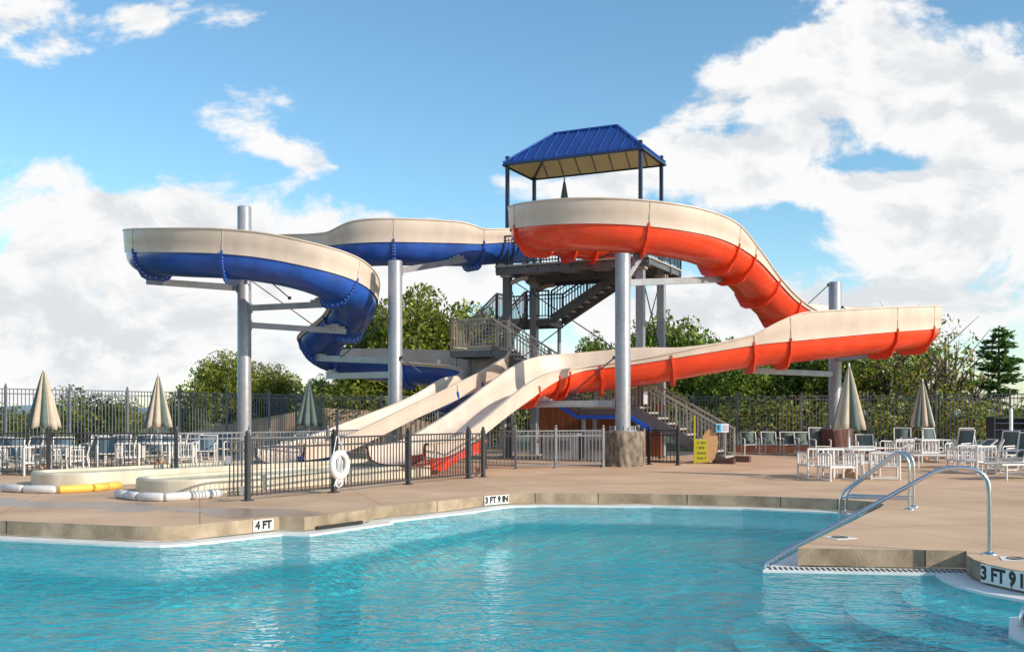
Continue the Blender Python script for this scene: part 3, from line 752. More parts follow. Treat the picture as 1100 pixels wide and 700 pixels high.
flight(W(3.5, T0, 1.85), W(.1, T0, 3.97), WV, 'stringer', 'rail_taupe', 12)
flight(W(-1.6, -.15, 3.97), W(-1.6, 2.3, 5.35), E1 * 1.25, 'stringer', 'rail_taupe', 8)
flight(W(.7, 2.5, 5.35), W(3.7, 2.5, 7.1), E2 * 1.15, 'stringer', 'steel_dark', 10)
def landing(s0, s1, t0, t1, z):
    m = MB(); wbox(m, s0, s1, t0, t1, z - .06, z); lo = m.build('landing', 'tread', tower)
    m = MB()
    wbox(m, s0, s1, t0 - .03, t0 + .03, z - .30, z - .0635); wbox(m, s0, s1, t1 - .03, t1 + .03, z - .30, z - .0635)
    wbox(m, s0 - .03, s0 + .03, t0 + .035, t1 - .035, z - .30, z - .0635); wbox(m, s1 - .03, s1 + .03, t0 + .035, t1 - .035, z - .30, z - .0635)
    m.build('landing_frame', 'stringer', lo)
landing(3.5, 5.3, T0, T1, 1.85)
railing('landing_railing', [(W(5.3, T0, 1.85), W(3.5, T0, 1.85)), (W(5.3, T1, 1.85), W(3.5, T1, 1.85))], 'rail_taupe')
landing(-1.62, .1, T0, -.15, 3.97)
railing('landing_railing', [(W(.1, T0, 3.97), W(-1.6, T0, 3.97)), (W(-1.6, T0, 3.97), W(-1.6, -.15, 3.97)), (W(-.3, -.15, 3.97), W(.1, -.15, 3.97))], 'rail_taupe')
landing(-1.62, .7, 2.3, 3.65, 5.35)
railing('landing_railing', [(W(-.3, 2.32, 5.35), W(.65, 2.32, 5.35)), (W(-1.6, 2.3, 5.35), W(-1.6, 3.6, 5.35)), (W(-1.6, 3.6, 5.35), W(.7, 3.6, 5.35))], 'steel_dark')
# landing legs
for (s, t, z) in ((5.2, T0 + .1, 1.6), (3.6, T0 + .1, 1.6), (3.6, T1 - .1, 1.6), (5.2, T1 - .1, 1.6), (-1.5, T0 + .1, 3.7), (-1.5, T1, 3.7), (.0, T1 - .05, 3.7), (-1.5, 3.5, 5.1), (.6, 3.5, 5.1)):
    m = MB(); m.tube([W(s, t, 0), W(s, t, z)], .08, 10); m.build('landing_leg', 'galv', tower)
# cross bracing
m = MB()
def cb(s0, t0, s1, t1, z0, z1):
    for a, b in (((s0, t0, z0), (s1, t1, z1)), ((s0, t0, z1), (s1, t1, z0))): m.tube([W(*a), W(*b)], .022, 6)
cb(0, 0, 5.2, 0, 3.3, 6.7); cb(0, 0, 0, 2.4, .6, 3.6); cb(0, 0, 0, 2.4, 3.7, 6.7); cb(5.2, 0, 5.2, 2.4, 3.7, 6.7); cb(5.2, 0, 5.2, 2.4, .6, 3.5); cb(0, 2.4, 5.2, 2.4, .4, 3.3)
m.build('cross_brace', 'steel_dark', tower)
# foam strip along the underside of stairs 1 / landing
m = MB()
qs = [W(6.1, T0 - .05, 1.06), W(5.35, T0 - .05, 1.50), W(3.45, T0 - .05, 1.50), W(2.5, T0 - .05, 2.02)]
for a, b in zip(qs[:-1], qs[1:]): m.bar(a, b, .16, .13)
tag(m.build('foam_padding', 'pad_blue', tower), 'blue foam strip under the lower landing')
# concrete starter step
m = MB(); wbox(m, 8.3, 8.9, T0 - .25, T0 + .02, 0, .17); wbox(m, 8.35, 9.05, T1 - .02, T1 + .3, 0, .2)
m.build('footing_block', 'stump_dark', tower)
# wood screen below landing
ws = empty('wooden_screen', W(3.6, .9, 0), 'reddish brown board screen standing behind the lower landing', 'screen')
m = MB(); s = 1.6
s = .9
while s < 5.6:
    wbox(m, s, s + .135, .88, .91, .1, 2.0); s += .14
m.build('board_panel', 'wood', ws)
m = MB()
for s in (1.6, 3.6, 5.6): wbox(m, s - .05, s + .05, .915, 1.0, 0, 2.05)
m.build('screen_post', 'timber', ws)
# equipment cabinets in front of the screen
def cabinet(s, w, h, label):
    root = empty('equipment_cabinet', W(s, -1.9, 0), label, 'cabinet', 'grey cabinets under the stair')
    m = MB(); wbox(m, s - w / 2, s + w / 2, -2.1, -1.6, 0.05, h); m.build('cabinet_body', 'steel_box', root, bevel=.01)
    m = MB()
    for q in range(7):
        z = h * .4 + q * .05; wbox(m, s - w * .3, s + w * .3, -2.125, -2.103, z, z + .02)
    m.build('vent_louvre', 'stringer', root)
cabinet(3.0, 1.3, .95, 'wide low grey equipment cabinet with louvres under the stairs')
cabinet(4.35, .9, 1.0, 'narrower grey equipment cabinet beside the wide one under the stairs')

# ------------------------------------------------------------------ fences
def fence(pts, h, mat, label, sp=.115, post_every=2.4, pw=.065, bw=.018, rails=3, zb=.08, posts_at=None, panel_name='picket_panel', finial=True, cat='fence', group=None, name='metal_fence'):
    pts = [Vector((p[0], p[1], 0)) for p in pts]
    root = empty(name, pts[0], label, cat, group)
    m = MB()
    for a, b in zip(pts[:-1], pts[1:]):
        d = b - a; L_ = d.length; ang = math.atan2(d.y, d.x)
        zs = [h - .03, h - .18, zb + .03] if rails == 3 else [h - .03, zb + .03]
        for z in zs: m.bar(a + Vector((0, 0, z)), b + Vector((0, 0, z)), .035, .035)
        k = int(L_ / sp)
        for i in range(1, k):
            q = a + d * (i / k); m.box((q.x, q.y, (zb + h - .03) / 2), (bw, bw, h - .03 - zb), rz=ang)
    m.build(panel_name, mat, root)
    for si, (a, b) in enumerate(zip(pts[:-1], pts[1:])):
        d = b - a; k = max(1, round(d.length / post_every)); ang = math.atan2(d.y, d.x)
        for i in range(0 if si == 0 else 1, k + 1):
            q = a + d * (i / k); m = MB(); m.box((q.x, q.y, (h + .06) / 2), (pw, pw, h + .06), rz=ang)
            if finial: m.lathe([(pw * .3, h + .06), (pw * .55, h + .09), (pw * .4, h + .13), (.005, h + .15)], (q.x, q.y, 0), 8)
            m.box((q.x, q.y, .01), (pw * 2, pw * 2, .02), rz=ang)
            m.build('fence_post', mat, root)
    return root
def V2(px, d): return ((px - 550) * d / F, d)
fence([V2(-260, 25), V2(6, 31.8), V2(289, 41.0), V2(345, 44.5), V2(470, 47.3), V2(640, 46.5), V2(745, 44.5)], 2.42, 'black_fence', 'tall black picket fence along the back behind the umbrellas and tower', sp=.13, bw=.022)
fence([V2(745, 44.5), V2(792, 43.2), V2(932, 41.6), V2(1085, 38.6), V2(1330, 34.5)], 2.38, 'black_fence', 'tall black picket fence behind the row of chairs on the right', sp=.13, bw=.024)
LH = 1.14
fence([V2(-230, 27.5), V2(52, 26.6), V2(189, 26.2)], LH, 'grey_fence', 'low grey picket fence in front of the tables on the left', pw=.075)
fence([V2(266, 19.05), V2(358.6, 21.0), V2(438.5, 23.4), V2(503, 25.6)], LH + .02, 'grey_fence', 'long low black fence with the life ring beside the slide pool', pw=.085, post_every=3)
fence([V2(503.8, 25.75), V2(519, 26.15), V2(521, 30.1)], LH, 'grey_fence', 'short corner run of low fence at the end of the slide pool', pw=.085, post_every=9)
fence([V2(521.5, 30.3), V2(554, 30.0), V2(597, 30.4), V2(648, 30.9)], LH, 'light_fence', 'low silver grey fence left of the stump pole', pw=.075)
fence([V2(189.5, 26.6), V2(268, 27.6), V2(352, 29.8), V2(400, 33.0)], LH, 'light_fence', 'rear low fence behind the slide run out pools', pw=.075)
fence([V2(697, 32.6), V2(728, 32.1)], LH - .02, 'gate_black', 'short black gate panel right of the stump pole', pw=.085, post_every=1.15, cat='gate', name='metal_gate')
# gate near
gr = empty('metal_gate', (*V2(243.5, 18.8), 0), 'narrow low gate leaf at the front corner of the slide fence', 'gate')
a = Vector((*V2(244.5, 18.75), 0)); b = Vector((*V2(262, 18.95), 0)); d = b - a
m = MB()
for z in (LH - .04, LH - .2, .12, .18): m.bar(a + Vector((0, 0, z)), b + Vector((0, 0, z)), .035, .035)
for i in range(4): q = a + d * (i + .5) / 4; m.bar(q + Vector((0, 0, .1)), q + Vector((0, 0, LH - .04)), .018, .018)
m.build('gate_panel', 'grey_fence', gr)
m = MB(); m.box((a + d * .1 + Vector((0, -.05, .78))), (.1, .08, .14)); m.box((a + d * .9 + Vector((0, -.05, .2))), (.07, .07, .16)); m.build('latch', 'bolt', gr)

# ------------------------------------------------------------------ splash pools (slide run outs)
def runout(end_c, dirv, length, hw, label, h=.30):
    d = Vector((*dirv, 0)).normalized(); s = Vector((-d.y, d.x, 0)); e = Vector((*end_c, 0))
    root = empty('splash_pool', e, label, 'splash pool', 'raised run out pools below the slides')
    # outline: rounded left end then two long sides
    def ring(w, extra):
        pts = []
        for k in range(33):
            a = PI / 2 + PI * k / 32
            pts.append(e + d * (w * .75 * math.cos(a) + .0) + s * (w * math.sin(a)))
        pts.append(e + d * (length + extra) - s * w); pts.append(e + d * (length + extra) + s * w)
        return pts
    o_ = ring(hw, 0); i_ = ring(hw - .22, -.22); m = MB(); n = len(o_)
    Z = lambda p, z: Vector((p.x, p.y, z))
    mid = [(a * .8 + b * .2) for a, b in zip(o_, i_)]
    for k in range(n):
        j = (k + 1) % n
        m.add([Z(o_[k], 0), Z(o_[j], 0), Z(o_[j], h - .04), Z(o_[k], h - .04)], [(0, 1, 2, 3)], 0, False)
        m.add([Z(o_[k], h - .04), Z(o_[j], h - .04), Z(mid[j], h), Z(mid[k], h)], [(0, 1, 2, 3)], 0, False)
        m.add([Z(mid[k], h), Z(mid[j], h), Z(i_[j], h), Z(i_[k], h)], [(0, 1, 2, 3)], 0, False)
        m.add([Z(i_[k], h), Z(i_[j], h), Z(i_[j], .05), Z(i_[k], .05)], [(0, 1, 2, 3)], 0, False)
    m.add([Z(p, .05) for p in i_], [tuple(range(n))], 1)
    m.build('basin_wall', ['splash_wall', 'plaster_step'], root)
    m = MB(); m.add([Z(p, h - .055) for p in i_], [tuple(range(n))]); m.build('pool_surface', 'splash_water', root)
    return root, o_
ud = (.535, .845)
ra, oa = runout((-10.15, 23.6), (.60, .80), 8.6, 1.05, 'cream raised run out pool below the blue slide')
rb, ob_ = runout((-6.9, 21.25), ud, 7.3, 1.0, 'cream raised run out pool below the red slide')
def foam(pts, r, mat, label, seg=.55):
    pts = [Vector(p) for p in pts]; m = MB()
    for a, b in zip(pts[:-1], pts[1:]):
        L_ = (b - a).length; k = max(1, round(L_ / seg))
        for i in range(k):
            p = a + (b - a) * ((i + .03) / k); q = a + (b - a) * ((i + .97) / k); t = (q - p) * .06
            m.tube([p, p + t, q - t, q], [r * .7, r, r, r * .7], 10)
    o = m.build('foam_tube', mat)
    return tag(o, label, 'foam tube', 'foam tubes around the run out pools')
ZF = .075
foam([P(2, 524, 22.5) * 1, P(30, 525, 22.4), P(58, 525.3, 22.2)], .075, 'foam_white', 'white foam tube at the rounded left end of the rear run out pool')
for o in [bpy.data.objects['foam_tube']]: pass
def gp(px, py, z=.08): return G(px, py, z)
bpy.data.objects.remove(bpy.data.objects['foam_tube'])
foam([gp(2, 523.5), gp(25, 525), gp(60, 525.5)], .085, 'foam_white', 'white foam tube on the deck at the far left of the run out pools')
foam([gp(62, 525.5), gp(100, 523.5), gp(129, 520.5)], .085, 'foam_yellow', 'yellow foam tube on the deck beside the white one')
foam([gp(126, 530), gp(148, 533), gp(176, 533.8), gp(205, 532.2), gp(238, 529.5)], .085, 'foam_white', 'white foam tube around the rounded end of the front run out pool')

# ------------------------------------------------------------------ life ring
c = Vector((*V2(366, 20.9), .58)) + Vector((0, -.16, 0))
lr = empty('life_ring', c, 'white life ring with white rope hanging on the low fence', 'life ring')
fa = Vector((V2(438, 23.4)[0] - V2(358.6, 21)[0], 23.4 - 21, 0)).normalized(); 
m = MB(); RR = .24
ringp = [c + (fa * math.cos(2 * PI * k / 28) + Vector((0, 0, 1)) * math.sin(2 * PI * k / 28)) * RR * 1.0 for k in range(28)]
m.tube(ringp, .068, 12, closed=True); m.build('ring_body', 'white_pvc', lr)
m = MB()
hk = c + Vector((-.07, .12, .62))
m.tube([hk, c + fa * .2 + Vector((0, 0, .22))], .010, 6); m.tube([hk, c - fa * .2 + Vector((0, 0, .22))], .010, 6)
for k in range(6):
    x = (k - 2.5) * .03
    pp = [c + fa * (x + .05 * math.sin(k)) + Vector((0, -.03, .20 - .0 * k)), c + fa * (x * 1.6) + Vector((0, -.05, 0)), c + fa * (x * 1.1 + .02) + Vector((0, -.05, -.2)), c + fa * (x * 2.2) + Vector((0, -.04, -.42 + .02 * k))]
    m.tube([Vector(q[:3]) for q in catmull([list(p) for p in pp], .06)], .009, 5)
for k in range(3):
    m.tube([c + fa * ((.07 + .03 * k) * math.cos(a)) + Vector((0, -.05, -.36 + .08 * math.sin(a))) for a in [i * PI / 8 for i in range(16)]], .008, 5, closed=True)
m.build('rope', 'rope', lr)
m = MB(); m.box(hk + Vector((0, 0, .03)), (.05, .1, .12)); m.box(hk + Vector((0, .03, -.2)), (.045, .045, 1.3)); m.build('hook_post', 'steel_dark', lr)

# ------------------------------------------------------------------ signs
sg = empty('yellow_sign', G(750, 498), 'yellow board with black lettering standing at the foot of the stairs', 'sign')
c = G(753.5, 498); d = c.y; k = d / F
m = MB(); m.box((c.x, c.y, .42), (.40, .03, .74)); m.build('sign_board', 'sign_yellow', sg, bevel=.008)
m = MB(); m.box((c.x - .22, c.y + .0, .78), (.055, .04, 1.56)); m.build('height_post', 'sign_yellow', sg)
m = MB(); rr_ = random.Random(3)
for i in range(4):               # four short lines of worn, unreadable dark lettering
    x = c.x - .15
    while x < c.x + .13:
        w_ = rr_.uniform(.018, .04); h_ = rr_.uniform(.05, .085)
        m.box((x + w_ / 2, c.y - .017, .68 - i * .165 + (h_ - .07) / 2), (w_ * .55, .004, h_)); m.box((x + w_ / 2, c.y - .0165, .68 - i * .165 + rr_.choice((-.02, 0, .025))), (w_, .003, .014)); x += w_ + (.05 if rr_.random() < .15 else .012)
m.build('lettering', 'letter_black', sg)
# plain brown board standing behind it
m = MB(); pl = []
for k_ in range(28):
    a = 2 * PI * k_ / 28; pl.append((c.x + .30 + .25 * math.cos(a) * (1 + .14 * math.sin(3 * a)), .58 + .54 * math.sin(a)))
vs = [(x, c.y + .10, max(.02, z)) for x, z in pl] + [(x, c.y + .13, max(.02, z)) for x, z in pl]; nn_ = len(pl)
m.add(vs, [tuple(range(nn_)), tuple(range(nn_, 2 * nn_))[::-1]] + [(i, nn_ + i, nn_ + (i + 1) % nn_, (i + 1) % nn_) for i in range(nn_)])
tag(m.build('cutout_board', 'umb_base'), 'plain rounded tan board standing behind the yellow sign', 'board')
si = empty('notice_sign', P(776, 459, 33.6), 'small white and light blue notice fixed to the stair railing', 'sign')
cc = P(776, 459.5, 33.0)
m = MB(); m.box(cc, (.40, .015, .28)); m.build('panel', 'sign_white', si)
m = MB(); m.box(cc + Vector((-.115, -.0105, 0)), (.15, .006, .26)); m.build('blue_field', 'sign_cyan', si)
m = MB(); m.lathe([(.028, -.02), (.028, .02)], cc + Vector((-.12, -.016, .06)), 10); m.box(cc + Vector((-.12, -.016, -.02)), (.05, .006, .09))
for q in range(4): m.box(cc + Vector((.075, -.0095, .08 - q * .05)), (.17, .004, .014))
m.build('marks', 'cabinet_blue', si)
# small white paper sign on upper part of stairs 1
cc = P(693.5, 427, 34.0)
m = MB(); m.box(cc, (.13, .015, .42)); o = m.build('notice_sign', 'sign_white'); tag(o, 'tall narrow white notice fixed where the lower stairs meet the landing', 'sign')

# ------------------------------------------------------------------ chrome rails
def rail_obj(name, paths, label, flange_pts, r=.024, cat='handrail', bars=(), group=None):
    root = empty(name, flange_pts[0], label, cat, group)
    for p in paths:
        m = MB(); m.tube([Vector(q[:3]) for q in catmull([list(x) for x in p], .05)], r, 12); m.build('rail', 'chrome', root)
    for f in flange_pts:
        m = MB(); m.lathe([(.085, 0), (.085, .012), (.05, .03), (.028, .035)], f, 20); m.build('floor_flange', 'chrome', root)
    for p in bars: m = MB(); m.bar(*p, .07, .025); m.build('step', 'chrome', root)
    return root
B = G(1063, 595)
e = Vector((3.08, 12.25, -.3))
dr = Vector((e.x - B.x, e.y - B.y, 0)); Ld = dr.length; dr.normalize()
def on(u, z): return (B.x + dr.x * u, B.y + dr.y * u, z)
rail_obj('pool_handrail', [[on(0, 0), on(0, .3), on(.005, .72), on(.03, .86), on(.11, .95), on(.22, .985), on(.42, .99), on(.60, .94), on(.9, .77), on(1.6, .36), on(2.2, .02), on(2.45, -.14), on(2.5, -.22), on(2.5, -.5)]],
         'long chrome handrail sloping from the deck down into the water', [B], r=.026)
B2 = Vector((6.6, 8.75, 0)); 
def on2(u, z): return (B2.x - u, B2.y + u * .06, z)
rail_obj('pool_handrail', [[on2(0, 0), on2(0, .3), on2(.005, .72), on2(.03, .86), on2(.11, .95), on2(.22, .985), on2(.42, .97), on2(.7, .80), on2(1.5, .35), on2(1.95, .08), on2(2.12, -.04), on2(2.18, -.14), on2(2.18, -.5)]],
         'chrome handrail cut off by the lower right corner', [B2], r=.026)
ed_ = Vector((-.48, -.877, 0)); pv = Vector((-.877, .48, 0))
def ladder():
    bases = [Vector((6.72, 17.32, 0)), Vector((6.72, 17.32, 0)) - ed_ * .55]
    paths = []
    for b in bases:
        f = lambda u, z: tuple(b + pv * u + Vector((0, 0, z)))
        paths.append([f(0, 0), f(0, .3), f(.0, .68), f(.02, .82), f(.09, .92), f(.18, .945), f(.28, .91), f(.5, .73), f(.98, .35), f(1.08, .25), f(1.13, .12), f(1.14, 0), f(1.14, -.5)])
    bars = [(bases[0] + Vector((0, 0, .17)), bases[0] + pv * 1.12 + Vector((0, 0, .17))), (bases[1] + Vector((0, 0, .17)), bases[1] + pv * 1.12 + Vector((0, 0, .17)))]
    rt = rail_obj('pool_ladder', paths, 'chrome pool ladder with two curved rails at the far right corner', bases, cat='ladder')
    for b0, b1 in bars: m = MB(); m.tube([b0, b1], .018, 8); m.build('side_bar', 'chrome', rt)
    for z in (-.12, -.42):
        m = MB(); m.bar(bases[0] + pv * 1.14 + Vector((0, 0, z)), bases[1] + pv * 1.14 + Vector((0, 0, z)), .08, .03); m.build('step', 'chrome', rt)
ladder()

# ------------------------------------------------------------------ umbrellas
def make_umbrella():
    root = empty('patio_umbrella', (0, 0, 0), 'x', 'umbrella', 'closed patio umbrellas')
    m = MB(); N_ = 96; prof = []; H = 2.82; Lc = 1.55
    for k in range(15):
        t = k / 14; prof.append((.02 + .43 * (t ** .78) * (1 - .08 * t), H - Lc * t))
    vs = []
    def rad(r, t, a):
        f = abs(math.sin(4 * a)) ** .7
        return r * (.62 + .42 * f * (.4 + .6 * t) + .05 * math.sin(2 * a + 1))
    for k, (r, z) in enumerate(prof):
        t = k / 14
        for j in range(N_):
            a = 2 * PI * j / N_
            rr = rad(r, t, a); zz = z - (.07 * abs(math.sin(4 * a)) if k == 14 else 0) + .03 * t * math.sin(3 * a)
            vs.append((rr * math.cos(a), rr * math.sin(a), zz))
    for k in range(14):
        for j in range(N_):
            p = int((j / N_) * 8); mi = 1 if p in (1, 4, 6) else 0
            jj = (j + 1) % N_
            m.add([vs[k * N_ + j], vs[k * N_ + jj], vs[(k + 1) * N_ + jj], vs[(k + 1) * N_ + j]], [(0, 3, 2, 1)], mi, True)
    me = m.build('canopy', ['fabric_tan', 'fabric_green'], root, local=True)
    bm = bmesh.new(); bm.from_mesh(me.data); bmesh.ops.remove_doubles(bm, verts=bm.verts, dist=.0005); bm.to_mesh(me.data); bm.free()
    sd = me.modifiers.new('th', 'SOLIDIFY'); sd.thickness = .012
    m = MB(); m.lathe([(.028, 2.80), (.028, .1)][::-1], (0, 0, 0), 12); m.lathe([(.03, 2.82), (.02, 2.9)], (0, 0, 0), 8); m.build('pole', 'white_pvc', root, local=True)
    m = MB(); m.lathe([(.27, 0), (.27, .03), (.22, .08), (.08, .17), (.045, .25), (.04, .3)], (0, 0, 0), 24); m.build('base', 'umb_base', root, local=True)
    return root
umb = make_umbrella()
U = [(912, 25.9, 1.35, 'tallest closed green and tan umbrella, in the nearest table on the right', 1.0), (991, 35.2, .3, 'smaller closed umbrella further back near the right fence', .97), (47, 28.3, .1, 'leftmost closed umbrella with broad tan panels', 1.0),
     (170, 31.2, 2.2, 'closed green edged umbrella, second from the left', .99), (332, 36.2, 3.5, 'dark green closed umbrella beside the blue slide chute', .98)]
for i, (px, d, rz, lb, sc_) in enumerate(U):
    o = place(umb, i > 0, (*V2(px, d), 0), rz, lb); o.scale = (sc_, sc_, sc_)
    if px == 332:
        for ch in o.children:
            if ch.name.startswith('canopy'):
                ch.scale = (1.15, 1.15, 1.0); ch.data = ch.data.copy(); ch.data.materials[0] = MATS['fabric_green']
u2 = copy_tree(umb); u2.location = W(1.5, 1.9, PLZ); u2.rotation_euler = (0, 0, 2.0); u2.scale = (1.25, 1.25, 1.24); u2['label'] = 'closed dark umbrella standing up on the tower platform under the roof'
for ch in u2.children:
    if ch.name.startswith('canopy'): ch.data = ch.data.copy(); ch.data.materials[0] = MATS['fabric_green']; ch.scale = (.62, .62, 1)

# ------------------------------------------------------------------ furniture
def make_table():
    root = empty('patio_table', (0, 0, 0), 'x', 'table', 'round white patio tables')
    m = MB(); m.lathe([(.60, .70), (.61, .72), (.60, .745)], (0, 0, 0), 32); m.build('tabletop', 'white_pvc', root, local=True)
    for a in range(4):
        m = MB(); q = Vector((math.cos(a * PI / 2 + .4) * .42, math.sin(a * PI / 2 + .4) * .42, 0)); m.tube([q * 1.12, q + Vector((0, 0, .70))], .028, 8); m.build('leg', 'white_pvc', root, local=True)
    m = MB()
    for a in range(4):
        q0 = Vector((math.cos(a * PI / 2 + .4) * .44, math.sin(a * PI / 2 + .4) * .44, .35)); q1 = Vector((math.cos((a + 1) * PI / 2 + .4) * .44, math.sin((a + 1) * PI / 2 + .4) * .44, .35)); m.tube([q0, q1], .02, 6)
    m.build('brace', 'white_pvc', root, local=True)
    return root
def tubepath(m, pts, r=.018): m.tube([Vector(p) for p in pts], r, 7)
def make_chair(hb, sl_mat, cat='chair'):     # faces +y
    root = empty('patio_chair', (0, 0, 0), 'x', cat, 'white framed sling chairs')
    for sx in (-.29, .29):
        m = MB(); rr = .022
        tubepath(m, [(sx, .28, 0), (sx, .30, .33), (sx, .30, .60), (sx, .26, .635), (sx, -.20, .645)], rr)
        tubepath(m, [(sx, -.34, 0), (sx, -.25, .35), (sx, -.33, .66), (sx, -.42, hb)], rr)
        tubepath(m, [(sx, .29, .38), (sx, -.26, .37)], rr)
        tubepath(m, [(sx, .28, .03), (sx, -.32, .03)], rr * .9)
        m.build('side_frame', 'white_pvc', root, local=True)
    for y, z in ((-.42, hb), (-.25, .36), (.29, .39), (-.32, .03)):
        m = MB(); tubepath(m, [(-.29, y, z), (.29, y, z)], .02); m.build('cross_bar', 'white_pvc', root, local=True)
    m = MB(); vs = []; 
    for k in range(7):
        t = k / 6; y = .29 - .54 * t; z = .40 - .04 * math.sin(PI * t) - .02 * t
        vs += [(-.265, y, z), (.265, y, z), (-.265, y, z - .012), (.265, y, z - .012)]
    fs = []
    for k in range(6): a = k * 4; b = a + 4; fs += [(a, a + 1, b + 1, b), (a + 2, b + 2, b + 3, a + 3), (a, b, b + 2, a + 2), (a + 1, a + 3, b + 3, b + 1)]
    m.add(vs, fs, 0, True); m.build('seat', sl_mat, root, local=True)
    m = MB(); vs = []
    for k in range(7):
        t = k / 6; z = .37 + (hb - .02 - .37) * t; y = -.25 - .17 * t + -.02 * math.sin(PI * t)
        vs += [(-.265, y, z), (.265, y, z), (-.265, y - .012, z), (.265, y - .012, z)]
    m.add(vs, fs, 0, True); m.build('backrest', sl_mat, root, local=True)
    return root
def make_stool():
    root = empty('slatted_armchair', (0, 0, 0), 'x', 'armchair', 'white slatted low armchairs')
    w = .33; h = .64
    for sx in (-w, w):
        m = MB(); tubepath(m, [(sx, -w, 0), (sx, -w, h)], .026); tubepath(m, [(sx, w, 0), (sx, w, h)], .026)
        tubepath(m, [(sx, -w, .03), (sx, w, .03)], .022); tubepath(m, [(sx, -w, h), (sx, w, h)], .028); tubepath(m, [(sx, -w, .33), (sx, w, .33)], .022)
        for q in (-.2, -.07, .07, .2): tubepath(m, [(sx, q, .33), (sx, q, h)], .015)
        m.build('side_frame', 'white_pvc', root, local=True)
    m = MB(); tubepath(m, [(-w, -w, h + .1), (w, -w, h + .1)], .026); tubepath(m, [(-w, -w, .33), (w, -w, .33)], .022); 
    tubepath(m, [(-w, -w, h), (-w, -w, h + .1)], .026); tubepath(m, [(w, -w, h), (w, -w, h + .1)], .026)
    for q in (-.2, -.07, .07, .2): tubepath(m, [(q, -w, .33), (q, -w, h + .1)], .015)
    m.build('back_frame', 'white_pvc', root, local=True)
    m = MB(); tubepath(m, [(-w, w, .33), (w, w, .33)], .022); m.build('front_rail', 'white_pvc', root, local=True)
    m = MB()
    for q in range(6): m.box((0, -w + .07 + q * .105, .36), (2 * w - .06, .085, .02))
    m.build('seat', 'white_pvc', root, local=True)
    return root
def make_lounger(ang):
    root = empty('sun_lounger', (0, 0, 0), 'x', 'sun lounger', 'sling sun loungers on the right')
    c, s = math.cos(R(ang)), math.sin(R(ang))
    for sx in (-.33, .33):
        m = MB(); tubepath(m, [(sx, -.65, .38), (sx, 1.25, .38)], .024)
        tubepath(m, [(sx, -.65 + 0, .38), (sx, -.65 + .02 - .75 * c + .0, .38 + .75 * s)], .024)
        tubepath(m, [(sx * 1.05, -.9, .60), (sx * 1.05, -.3, .62), (sx * 1.05, -.22, .58), (sx * 1.05, -.22, .0)], .022)
        tubepath(m, [(sx * 1.05, -.9, .60), (sx * 1.05, -.93, .0)], .022)
        m.build('side_frame', 'white_pvc', root, local=True)
    for y in (-.5, 1.1):
        for sx in (-.33, .33): m = MB(); tubepath(m, [(sx, y, 0), (sx, y, .38)], .022); m.build('leg', 'white_pvc', root, local=True)
    m = MB(); tubepath(m, [(-.33, 1.25, .38), (.33, 1.25, .38)], .022); m.build('cross_bar', 'white_pvc', root, local=True); m = MB(); tubepath(m, [(-.33, -.63 - .75 * c, .38 + .75 * s), (.33, -.63 - .75 * c, .38 + .75 * s)], .022); m.build('cross_bar', 'white_pvc', root, local=True)
    m = MB(); m.box((0, .3, .385), (.62, 1.86, .014)); m.build('seat', 'sling', root, local=True)
    m = MB(); M_ = Matrix.Rotation(R(-ang), 3, 'X'); m.box((0, -.65 - .37 * c, .385 + .37 * s), (.62, .74, .014), M=M_); m.build('backrest', 'sling', root, local=True)
    return root
tb = make_table()
TBL = [(912, 25.9, 'round white table around the tallest umbrella on the right'), (991, 35.2, 'small looking round white table under the rear right umbrella'), (47, 28.3, 'round white table under the leftmost umbrella'), (170, 31.2, 'round white table under the second umbrella from the left'), (332, 36.2, 'round table under the dark green umbrella by the blue chute')]
for i, (px, d, lb) in enumerate(TBL): place(tb, i > 0, (*V2(px, d), .002), i * .7, lb)
ch_low = make_chair(.88, 'sling'); ch_high = make_chair(1.08, 'sling'); ch_blue = make_chair(.90, 'sling_blue')
# row along the right fence (facing the camera => rotate 180)
ROW = [(806, 40.6, 'first green sling chair of the fence row, half hidden by the stair end'), (828, 40.6, 'green sling chair in the fence row just right of the stair end'), (848, 40.5, 'green sling chair in the middle of the row at the right fence'), (864, 40.3, 'green sling chair in the fence row beside the high backed one')]
for i, (px, d, lb) in enumerate(ROW): place(ch_low, i > 0, (*V2(px, d), .002), PI + .12 * math.sin(i * 3), lb, 'chairs lined up at the right fence')
RC = [(881, 38.6, PI + .1, 'high backed green sling chair left of the right hand pole'), (970, 37.6, PI - .3, 'high backed green chair left of the rear umbrella table'), (1006, 37.0, PI + .4, 'high backed green chair right of the rear umbrella table'), (1046, 37.2, PI + .2, 'high backed green chair against the fence near the dark cabinet'),
      (1030, 33.6, 2.1, 'high backed chair turned sideways behind the loungers'), (1076, 31.0, 2.0, 'high backed chair seen from the side near the dark cabinet'), (1098, 28.6, 2.2, 'high backed chair at the far right edge, nearest the camera')]
for i, (px, d, rz, lb) in enumerate(RC): place(ch_high, i > 0, (*V2(px, d), .002), rz, lb, 'high backed sling chairs')
RC2 = [(930, 35.5, PI - .2, 'low green chair behind the nearest umbrella table'), (1060, 29.3, 1.2, 'low chair with white arms in front of the dark cabinet'), (1090, 27.2, .9, 'low chair at the right edge beside the nearest high backed one'), (1110, 30.5, 2.7, 'low chair partly outside the right edge')]
for i, (px, d, rz, lb) in enumerate(RC2): place(ch_low, True, (*V2(px, d), .002), rz, lb, 'low sling chairs on the right')
stl = make_stool()
